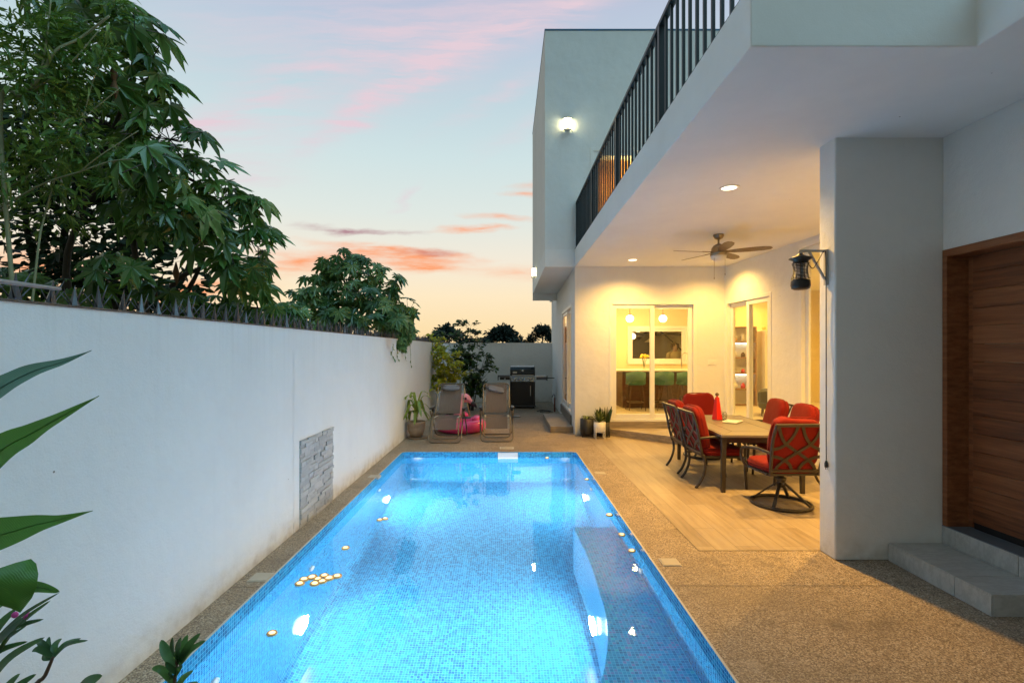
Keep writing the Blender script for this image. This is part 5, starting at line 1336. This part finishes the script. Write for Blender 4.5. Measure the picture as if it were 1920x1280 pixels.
# --- dark thicket behind them
t = thing('dark_tree', 'dense dark small leaved tree standing behind the castor tree', 'tree', (-6.5, 8.0, -.03))
Ld = small_leaves([(60,260,7.0,150),(190,300,7.2,120),(120,420,7.2,120),(270,390,7.4,90),(240,490,7.4,80),(330,470,7.6,60),(60,520,7.4,110),(180,560,7.6,90),(290,560,7.8,60),(80,570,7.6,90),(240,570,7.8,70),(330,575,7.9,50),(360,530,7.8,30),(100,260,7.2,120),(220,230,7.3,80),(150,480,7.5,100)], 62, .17, OVA)
scatter('crown', OVA, Ld, M['dark_leaf'], t)
b = MB(); 
for pts in ([(-6.5,8.0,0),P(120,500,7.6),P(140,350,7.4),P(120,200,7.2)], [(-6.3,8.1,0),P(215,520,7.6),P(270,400,7.5)], [(-6.6,8.0,.4),P(60,480,7.5),P(50,300,7.2)], [(-6.2,8.2,.2),P(300,590,7.7),P(345,520,7.8),P(370,440,7.8)]): limb(b, pts, .07, .02)
b.build('trunk', M['bark'], t, world=True)
# --- second castor bush
t = thing('castor_bush', 'rounded castor bush rising above the wall spikes beside the far trees', 'bush', (-3.3, 9.0, -.03))
L2, H2 = blob_castor([(628,490,8.8,34),(600,520,8.8,30),(655,500,8.8,40),(690,515,8.8,36),(722,530,8.8,34),(745,560,8.9,28),(765,575,8.9,20),(660,545,8.6,50),(620,560,8.6,46),(575,560,8.4,34),(548,585,8.0,28),(700,570,8.5,44),(640,592,8.2,40),(690,605,8.2,36),(730,598,8.4,32),(600,598,8.0,30)], 19, .26)
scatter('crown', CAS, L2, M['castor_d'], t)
b = twig_net(H2, None, k=.7)
for pts in ([(-3.3,9.0,0),P(660,600,8.9),P(650,540,8.9),P(630,495,8.9)], [(-3.2,9.0,0),P(690,590,8.9),P(730,545,8.9)], [(-3.4,8.9,0),P(610,590,8.8),P(575,560,8.6)]): limb(b, pts, .04, .012)
b.build('stem', M['bark'], t, world=True)
# dark filler inside the bush
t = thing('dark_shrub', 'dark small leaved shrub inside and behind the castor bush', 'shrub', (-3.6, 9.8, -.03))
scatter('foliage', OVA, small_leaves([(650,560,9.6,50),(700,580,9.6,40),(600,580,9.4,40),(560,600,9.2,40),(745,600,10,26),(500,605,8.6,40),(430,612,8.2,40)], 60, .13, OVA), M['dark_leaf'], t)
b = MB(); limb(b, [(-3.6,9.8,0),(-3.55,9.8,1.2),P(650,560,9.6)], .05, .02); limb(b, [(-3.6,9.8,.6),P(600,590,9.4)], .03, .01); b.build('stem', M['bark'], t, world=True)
# --- creeper spilling over the wall
t = thing('wall_creeper', 'fine leaved creeper spilling over the top of the white wall', 'creeper', (-2.15, 9.6, 1.9))
Lv = []
for px, py, Y, rp in ((735,615,9.6,24),(752,625,9.8,22),(725,632,9.4,14),(765,620,10.2,16),(740,645,9.5,14),(715,645,9.1,8),(750,605,9.8,22),(712,620,9.2,18),(700,600,9.0,22)):
    c = P(px,py,Y); r = rp/F*Y
    for i in range(int(1500*r)): 
        p = c+rv()*r; p.x = max(p.x, -2.3) if p.z > 1.97 else max(p.x, -1.985)
        Lv.append((random.randrange(3), frame(p, Vector((.4,-.5,.6))+rv()*.6, rv()+Vector((.3,0,-.7)), random.uniform(.05,.11))))
b = MB()
for pts in ([(-2.1,9.3,1.95),(-1.99,9.2,1.9),(-1.985,9.0,1.62),(-1.985,9.25,1.55)], [(-2.05,9.6,1.97),(-1.98,9.6,1.8),(-1.98,9.75,1.55)], [(-2.05,10.2,1.97),(-1.98,10.2,1.8),(-1.98,10.3,1.42)], [(-2.05,8.9,1.96),(-1.985,8.7,1.8),(-1.985,8.6,1.66),(-1.985,8.8,1.58)], [(-2.3,9.8,1.6),(-2.15,9.7,1.98),(-1.98,9.7,1.85)]):
    q = smooth_pts(pts, 6); b.tube(q, .004, 4)
    for p in q[4::2]: Lv.append((random.randrange(3), frame(p, Vector((.8,-.3,.3))+rv()*.4, rv()+Vector((0,0,-.6)), random.uniform(.04,.08))))
scatter('foliage', OVA, Lv, M['vine'], t); b.build('stem', M['branch'], t, world=True)
# --- far trees
def far_tree(lab, px, top, w, Y, nb=9, seed=1, label_name='far_tree'):
    rs = random.getstate(); random.seed(seed)
    base = P(px, 640, Y); ztop = P(px, top, Y).z; r = w/F*Y
    t = thing('far_tree', lab, 'tree', (base.x, Y, -.03), 0, 'dark trees beyond the back wall')
    Lf = []
    zb = 1.2
    for k in range(nb):
        a = random.uniform(-1,1); hz = ztop-.12*r-(abs(a)**1.7)*(ztop-zb)*.55*random.uniform(.7,1.2); rr_ = r*random.uniform(.28,.44)
        c = Vector((base.x+a*r*.85, Y+random.uniform(-.6,.6)*r, max(hz-rr_, 1.0)))
        for i in range(230):
            d = rv(); p = c+Vector((d.x*rr_*1.15, d.y*rr_, d.z*rr_*.8)); Lf.append((random.randrange(3), frame(p, Vector((0,-.4,.6))+rv(), rv(), random.uniform(.2,.42)*r/2.2)))
    for i in range(500):
        p = Vector((base.x+random.uniform(-1.05,1.05)*r, Y+random.uniform(-.4,.4)*r, random.uniform(.3, 2.4))); Lf.append((random.randrange(3), frame(p, rv(), rv(), random.uniform(.25,.45)*r/2.2)))
    scatter('crown', OVA, Lf, M['far_leaf'], t)
    b = MB(); limb(b, [(base.x,Y,0),(base.x+.1,Y,1.3),(base.x,Y,ztop-.6*r)], .16*r/2, .05*r/2); limb(b, [(base.x+.05,Y,1.2),(base.x+.5*r,Y,ztop-.9*r)], .08*r/2, .03); b.build('trunk', M['bark'], t, world=True)
    random.setstate(rs)
far_tree('dark far tree with a broad crown just right of the creeper', 842, 598, 42, 44, 12, 2)
far_tree('dark far tree with a stepped crown above the middle of the back wall', 942, 601, 44, 46, 12, 3)
far_tree('dark far tree partly hidden by the house corner', 1016, 602, 30, 40, 9, 5)
far_tree('low dark far tree behind the creeper end', 752, 602, 34, 40, 8, 6)
far_tree('lowest dark far tree in the gap beside the creeper', 800, 626, 34, 50, 7, 7)
far_tree('low dark far tree between the two taller crowns', 892, 626, 30, 52, 6, 8)
far_tree('dark far tree behind the spikes at the left', 470, 610, 60, 40, 8, 9)
t = thing('far_hedge', 'long low dark hedge running beyond the garden walls', 'hedge', (-14, 30, -.03))
Lf = []
for i in range(9000):
    x = random.uniform(-44,6); h = 2.25+.35*math.sin(x*1.1)+.25*math.sin(x*2.7+1); Lf.append((random.randrange(3), frame(Vector((x, 30+random.uniform(-.7,.7), random.uniform(.2,h))), rv()+Vector((0,-.4,.4)), rv(), random.uniform(.15,.32))))
scatter('foliage', OVA, Lf, M['far_leaf'], t)
b = MB()
for k in range(24): limb(b, [(-43+2*k,30,0),(-43+2*k+.1,30,.9),(-43+2*k,30.1,1.7)], .05, .02)
b.build('stem', M['bark'], t, world=True)
# --- shrubs in the far corner
def twiggy(name, lab, loc, sprays, leafm, size, nleaf, tmpl=OVA, sub=0):
    t = thing(name, lab, 'shrub', loc)
    b = MB(); Ls = []
    for px, py, Y in sprays:
        tip = P(px, py, Y); base = Vector((loc[0]+random.uniform(-.08,.08), loc[1]+random.uniform(-.08,.08), 0.0)); mid = base.lerp(tip, .55)+Vector((0,0,.18))
        q = smooth_pts([base, mid, tip], 7); b.tube(q, [.012-.009*i/(len(q)-1) for i in range(len(q))], 5)
        for s in range(5):
            o = q[random.randrange(6, len(q))]; e = o+Vector((random.uniform(-.3,.3), random.uniform(-.3,.3), random.uniform(-.12,.26))); m2 = smooth_pts([o, (o+e)/2+Vector((0,0,.05)), e], 4); b.tube(m2, .0035, 4)
            for k in range(nleaf):
                p = random.choice(m2[2:])+rv()*.055; d = (e-o).normalized(); Ls.append((random.randrange(3), frame(p, Vector((0,-.3,.8))+rv()*.7, d+rv()*.9, size*random.uniform(.6,1.2))))
    scatter('foliage', tmpl, Ls, leafm, t); b.build('stem', M['bark'] if leafm != M['lime'] else M['branch'], t, world=True)
    return t
twiggy('lime_shrub', 'yellow green leafy shrub standing behind the left lounger', (-1.55, 13.6, 0),
       [(815,640,13.4),(800,662,13.3),(826,652,13.3),(842,664,13.2),(810,680,13.2),(835,684,13.1),(852,690,13.1),(820,700,13.0),(846,710,13.0),(826,722,13.0),(812,715,13.2),(864,700,13.1),(822,668,13.2),(838,672,13.1),(803,640,13.5),(850,676,13.1),(832,700,12.9)], M['lime'], .12, 22)
twiggy('green_shrub', 'dark green shrub arching between the loungers and the back wall', (-1.05, 14.6, 0),
       [(848,632,14.6),(880,628,14.6),(900,648,14.6),(912,662,14.5),(870,650,14.4),(890,680,14.4),(905,690,14.3),(912,702,14.3),(898,724,14.2),(880,712,14.2),(868,690,14.2),(866,672,14.3),(886,665,14.4),(860,640,14.5),(895,735,14.2),(872,728,14.2),(832,624,14.7),(875,605,14.8),(882,612,14.8)], M['shrub'], .14, 20)
# --- potted dracaena beside the wall
t = thing('potted_plant', 'arching green plant in a round clay pot against the white wall', 'pot plant', (-1.79, 9.86, 0))
b = MB(); b.lathe([(0,0),(.17,0),(.19,.012),(.20,.03),(.185,.032),(.175,.02),(0,.018)], (.02,0,0), 28); b.build('saucer', M['terracotta'], t)
b = MB(); b.lathe([(0,.033),(.115,.033),(.15,.12),(.172,.20),(.165,.215),(.172,.225),(.18,.30),(.187,.335),(.168,.335),(.16,.30),(0,.29)], seg=32); b.build('pot', M['terracotta'], t)
b = MB(); b.lathe([(0,.302),(.158,.302)], seg=20); b.build('soil', M['soil'], t)
def blade(b, pts, w, fold=.25, nrm=(0,0,1), prof=None):
    q = smooth_pts(pts, 6); n = len(q); V = []; prof = prof or (lambda s: max(.03, math.sin(math.pi*min(1, s*.9+.08))**.75*(1-s*.25)))
    for i, p in enumerate(q):
        d = (q[min(i+1,n-1)]-q[max(i-1,0)]).normalized(); x = d.cross(Vector(nrm)).normalized(); u_ = x.cross(d); s = i/(n-1); ww = w*prof(s) if i < n-1 else w*.02
        wl, wr_ = 1+.02*math.sin(i*.9+w*900), 1+.02*math.sin(i*.7+w*500)
        V += [p-x*ww*wl+u_*ww*(fold+.05*math.sin(i*.8)), p, p+x*ww*wr_+u_*ww*(fold+.05*math.sin(i*.9+1))]
    return b.add(V, [f for i in range(n-1) for f in ((i*3,i*3+1,i*3+4,i*3+3),(i*3+1,i*3+2,i*3+5,i*3+4))], True)
b = MB(); b.tube([(0,0,.29),(.01,0,.52)], [.02,.014], 8); b.build('stem', M['branch'], t)
b = MB(); rr = random.Random(12)
for k in range(17):
    a = k*2.4; z0 = .40+.012*k; l = rr.uniform(.22,.34); up = .10+.012*k-.03*(k % 3)
    b2 = [(0.01,0,z0),(l*.5*math.cos(a),l*.5*math.sin(a),z0+up+.04),(l*math.cos(a),l*math.sin(a),z0+up*.5-.06 if k < 12 else z0+up+.03),(l*1.25*math.cos(a),l*1.25*math.sin(a),z0-.14+up*.4 if k < 12 else z0+up-.02)]
    b2 = [(max(x, -.18), y, z) for x, y, z in b2]
    blade(b, b2, .036, .2)
b.build('leaves', M['dracaena'], t, recalc=False)
# --- three planters at the house corner
def planter(name, lab, x, y, r, h, legs, potm, legm):
    t = thing(name, lab, 'planter', (x, y, .0))
    b = MB(); b.lathe([(0,legs),(r*.93,legs),(r,legs+.02),(r,h),(r*.9,h),(r*.88,h-.03),(0,h-.035)], seg=32); b.build('pot', potm, t)
    b = MB(); b.lathe([(0,h-.025),(r*.87,h-.025)], seg=20); b.build('soil', M['soil'], t)
    for k in range(4):
        a = R(45+90*k); b = MB(); b.box(-.006,.006,-.006,.006,0,legs+.10, Matrix.Translation(((r+.009)*math.cos(a),(r+.009)*math.sin(a),0)) @ Matrix.Rotation(a,4,'Z')); b.build('leg', legm, t)
    b = MB(); b.bar(((r)*math.cos(R(45)),r*math.sin(R(45)),legs-.008),(-r*math.cos(R(45)),-r*math.sin(R(45)),legs-.008),.014,.012); b.bar((-r*math.cos(R(45)),r*math.sin(R(45)),legs-.021),(r*math.cos(R(45)),-r*math.sin(R(45)),legs-.021),.014,.012); b.build('cross_stand', legm, t)
    return t
pl1 = planter('planter', 'black round planter on short legs against the house corner', 1.62, 10.04, .135, .36, .05, M['dark_pot'], M['dark_pot'])
b = MB(); rr = random.Random(2)
for k in range(26):
    a = rr.uniform(0,6.3); l = rr.uniform(.05,.15); blade(b, [(0,0,.34),(l*.6*math.cos(a),l*.6*math.sin(a),.40),(l*math.cos(a),l*math.sin(a),.37+rr.uniform(-.02,.03))], .028, .2)
b.build('succulent_leaves', M['succulent'], pl1, recalc=False)
pl2 = planter('planter', 'white round planter on white legs in front of two dark planters', 1.83, 9.80, .115, .33, .14, M['ceramic_w'], M['upvc'])
b = MB()
for k in range(22):
    a = k*2.4; l = .06+.07*(k/22); up = .26-.009*k; blade(b, [(0,0,.30),(l*.5*math.cos(a),l*.5*math.sin(a),.30+up*.6),(l*1.2*math.cos(a),l*1.2*math.sin(a),.30+up)], .027, .3)
b.build('succulent_leaves', M['succulent'], pl2, recalc=False)
pl3 = planter('planter', 'tall dark planter of upright snake plant beside the kitchen step', 1.98, 9.98, .085, .30, .03, M['dark_pot'], M['dark_pot'])
b = MB(); rr = random.Random(3)
for k in range(20):
    a = rr.uniform(0,6.3); q = rr.uniform(.01,.07); h = rr.uniform(.22,.42); blade(b, [(q*math.cos(a),q*math.sin(a),.27),(q*1.5*math.cos(a),q*1.5*math.sin(a),.27+h*.5),(q*2.1*math.cos(a),q*2.1*math.sin(a),.27+h*.85)], .022, .3, (math.cos(a+1.3),math.sin(a+1.3),.1))
b.build('sword_leaves', M['sansev'], pl3, recalc=False)
pl4 = thing('agave', 'dark spiky rosette plant rising behind the white planter', 'plant', (1.86, 10.09, 0))
b = MB(); b.lathe([(0,0),(.07,0),(.085,.30),(.075,.30),(.07,.27),(0,.265)], seg=24); b.build('pot', M['dark_pot'], pl4)
b = MB()
for k in range(24):
    a = k*2.4; l = .13-.003*k; blade(b, [(0,0,.27),(l*.6*math.cos(a),l*.6*math.sin(a),.30+.006*k),(l*1.15*math.cos(a),l*1.15*math.sin(a),.36+.0095*k)], .024, .35)
b.build('rosette', M['sansev'], pl4, recalc=False)
# --- foreground plants at the left
bed = MB(); bed.add([(-1.99,.3,.006),(-.55,.3,.006),(-.55,2.05,.006),(-1.99,2.05,.006)], [(0,1,2,3)])
tag(bed.build('planting_bed', M['soil'], recalc=False), kind='structure')
t = thing('broad_leaf_plant', 'tall plant with long pointed broad leaves reaching in at the left edge', 'plant', (-1.72, 1.22, .0))
YF = 1.25
def bl_leaf(pix, w, m, fold=.15, nrm=(.15,-.8,.45), prof=None):
    b = MB(); pp = [P(px,py,Y) for px,py,Y in pix]; blade(b, pp, w, fold, nrm, prof); q = smooth_pts(pp, 6); b.tube([p+Vector((0,-.0012,.0006)) for p in q], [.0024*(1-i/len(q))+.0004 for i in range(len(q))], 5); o = b.build('leaf', m, t, world=True, recalc=False); return o
pf = lambda s: max(.015, (min(1, s/.12)**.6)*(1-max(0,(s-.38)/.62))**1.15)
bl_leaf([(-220,880,1.24),(-100,790,1.23),(0,728,1.24),(60,697,1.25),(120,678,1.26),(172,657,1.27)], .034, M['canna_b'], .2, prof=pf)
bl_leaf([(-240,1010,1.22),(-110,940,1.2),(0,846,1.21),(60,812,1.23),(120,778,1.24),(186,742,1.26)], .044, M['canna'], .15, prof=pf)
bl_leaf([(-240,1060,1.2),(-110,1022,1.19),(0,1002,1.2),(60,985,1.22),(110,974,1.24),(174,957,1.26)], .043, M['canna'], .12, prof=pf)
b = MB(); o_ = [(-60,1075),(-20,1068),(0,1064),(30,1054),(58,1047),(68,1056),(72,1075),(69,1100),(60,1120),(50,1133),(38,1148),(20,1140),(0,1134),(-30,1125),(-60,1115)]
c_ = P(15,1092,1.10); V = [tuple(c_)]+[tuple(P(x,y,1.10+.05*((y-1092)/50)**2+.03*((x-15)/60))) for x, y in o_]; n = len(o_)
b.add(V, [(0,1+i,1+(i+1)%n) for i in range(n)], True); b.build('leaf', M['canna'], t, world=True, recalc=False)
bl_leaf([(-60,1130,1.18),(20,1102,1.17),(70,1100,1.16),(112,1109,1.15)], .016, M['canna'], .2)
b = MB(); s0_ = Vector((-1.72,1.22,0))
for px, py in ((-220,880),(-240,1010),(-240,1060)): limb(b, [s0_, s0_+Vector((.02,0,.45)), P(px,py,1.22)], .016, .008)
limb(b, [s0_, s0_+Vector((.03,0,.5)), P(-60,1095,1.12)], .014, .006); limb(b, [s0_, s0_+Vector((.03,0,.4)), P(-60,1130,1.18)], .012, .006)
b.build('stem', M['canna'], t, world=True)
def sprig(lab, base, pix, Y, leaves, w=.012, fl=False, m='oleander'):
    t = thing('oleander', lab, 'shrub', base)
    b = MB(); q = [Vector(base)]+[P(x,y,Y) for x, y in pix]; limb(b, q, .009, .004); b.build('stem', M['walnut_legs'], t, world=True)
    b = MB()
    for (x0,y0),(x1,y1),ww,bend in leaves:
        a, c = P(x0,y0,Y), P(x1,y1,Y-random.uniform(-.05,.07)); mid = (a+c)/2+Vector((0,-.01,bend))
        blade(b, [a, mid, c], ww, .3, (.1+random.uniform(-.3,.3),-.7,.6))
    b.build('leaves', M[m], t, world=True, recalc=False)
    if fl:
        b = MB()
        for px, py in fl: b.sell(P(px,py,Y), (.008,.007,.008), 1, 1, 8, 6)
        b.build('bud', M['petal'], t, world=True)
    return t
sprig('slim leaved shrub with a bare stem and open leaf tuft against the wall', (-1.55,1.55,0), [(55,1330),(85,1265),(100,1230)], 1.5,
      [((100,1230),(60,1220),.010,.02),((100,1228),(70,1202),.011,.02),((100,1226),(92,1193),.010,.0),((102,1228),(115,1196),.010,.01),((102,1230),(152,1196),.008,.015),((102,1232),(165,1200),.007,.02),((98,1234),(82,1224),.008,.0)], )
sprig('dense slim leaved shrub with pink buds under the broad leaf', (-1.62,1.3,0), [(-30,1330),(-10,1250)], 1.28,
      [((-20,1250),(95,1125),.010,.02),((-20,1230),(46,1156),.014,.0),((-30,1240),(82,1160),.010,.03),((-20,1200),(30,1140),.013,.0),((-30,1290),(84,1194),.012,.02),((-40,1260),(52,1202),.010,.02),((-10,1200),(112,1110),.006,.01),((0,1310),(38,1262),.014,.0),((10,1310),(68,1263),.012,.005),((-30,1160),(10,1130),.014,0),((20,1180),(52,1168),.006,0),((10,1200),(50,1172),.006,0)], fl=[(28,1152),(49,1156),(52,1153)])
sprig('leafy green shoot growing beside the near left pool corner', (-1.25,2.0,0), [(300,1400),(322,1310),(332,1240),(336,1200)], 1.7,
      [((334,1245),(302,1199),.020,.0),((335,1240),(324,1194),.016,.0),((336,1238),(340,1194),.018,0),((337,1238),(352,1189),.016,0),((338,1240),(376,1186),.014,.01),((336,1248),(386,1200),.013,.015),((332,1262),(310,1240),.010,.01),((330,1285),(285,1252),.014,.03),((330,1265),(342,1246),.014,0),((332,1290),(362,1256),.012,.01),((326,1270),(318,1258),.008,0),((330,1300),(372,1278),.012,.01)], m='oleander')
sprig('single spoon shaped leaf rising from the bed in the left corner', (-1.5,1.7,0), [(120,1420),(140,1310)], 1.4, [((140,1310),(192,1266),.022,.012),((130,1330),(100,1300),.016,.01)])
t = thing('door_side_plant', 'yellow flowering potted plant just beside the entrance door', 'plant', (2.60, 2.28, 0))
b = MB(); b.lathe([(0,0),(.10,0),(.14,.30),(.125,.30),(.115,.26),(0,.25)], seg=24); b.build('pot', M['terracotta'], t)
b = MB()
for k in range(7): limb(b, [(0,0,.25),(.03*math.cos(k),.03*math.sin(k),.7),(.09*math.cos(k*2.4),.09*math.sin(k*2.4),.8+.09*k)], .008, .004, 5)
b.build('stem', M['branch'], t)
Lp = [(random.randrange(3), frame(Vector((2.60,2.28,.95))+Vector((random.gauss(0,.055),random.gauss(0,.055),random.uniform(-.35,.4))), Vector((0,-.3,.7))+rv()*.6, rv(), .07)) for i in range(120)]
scatter('leaves', OVA, Lp, M['lime'], t)
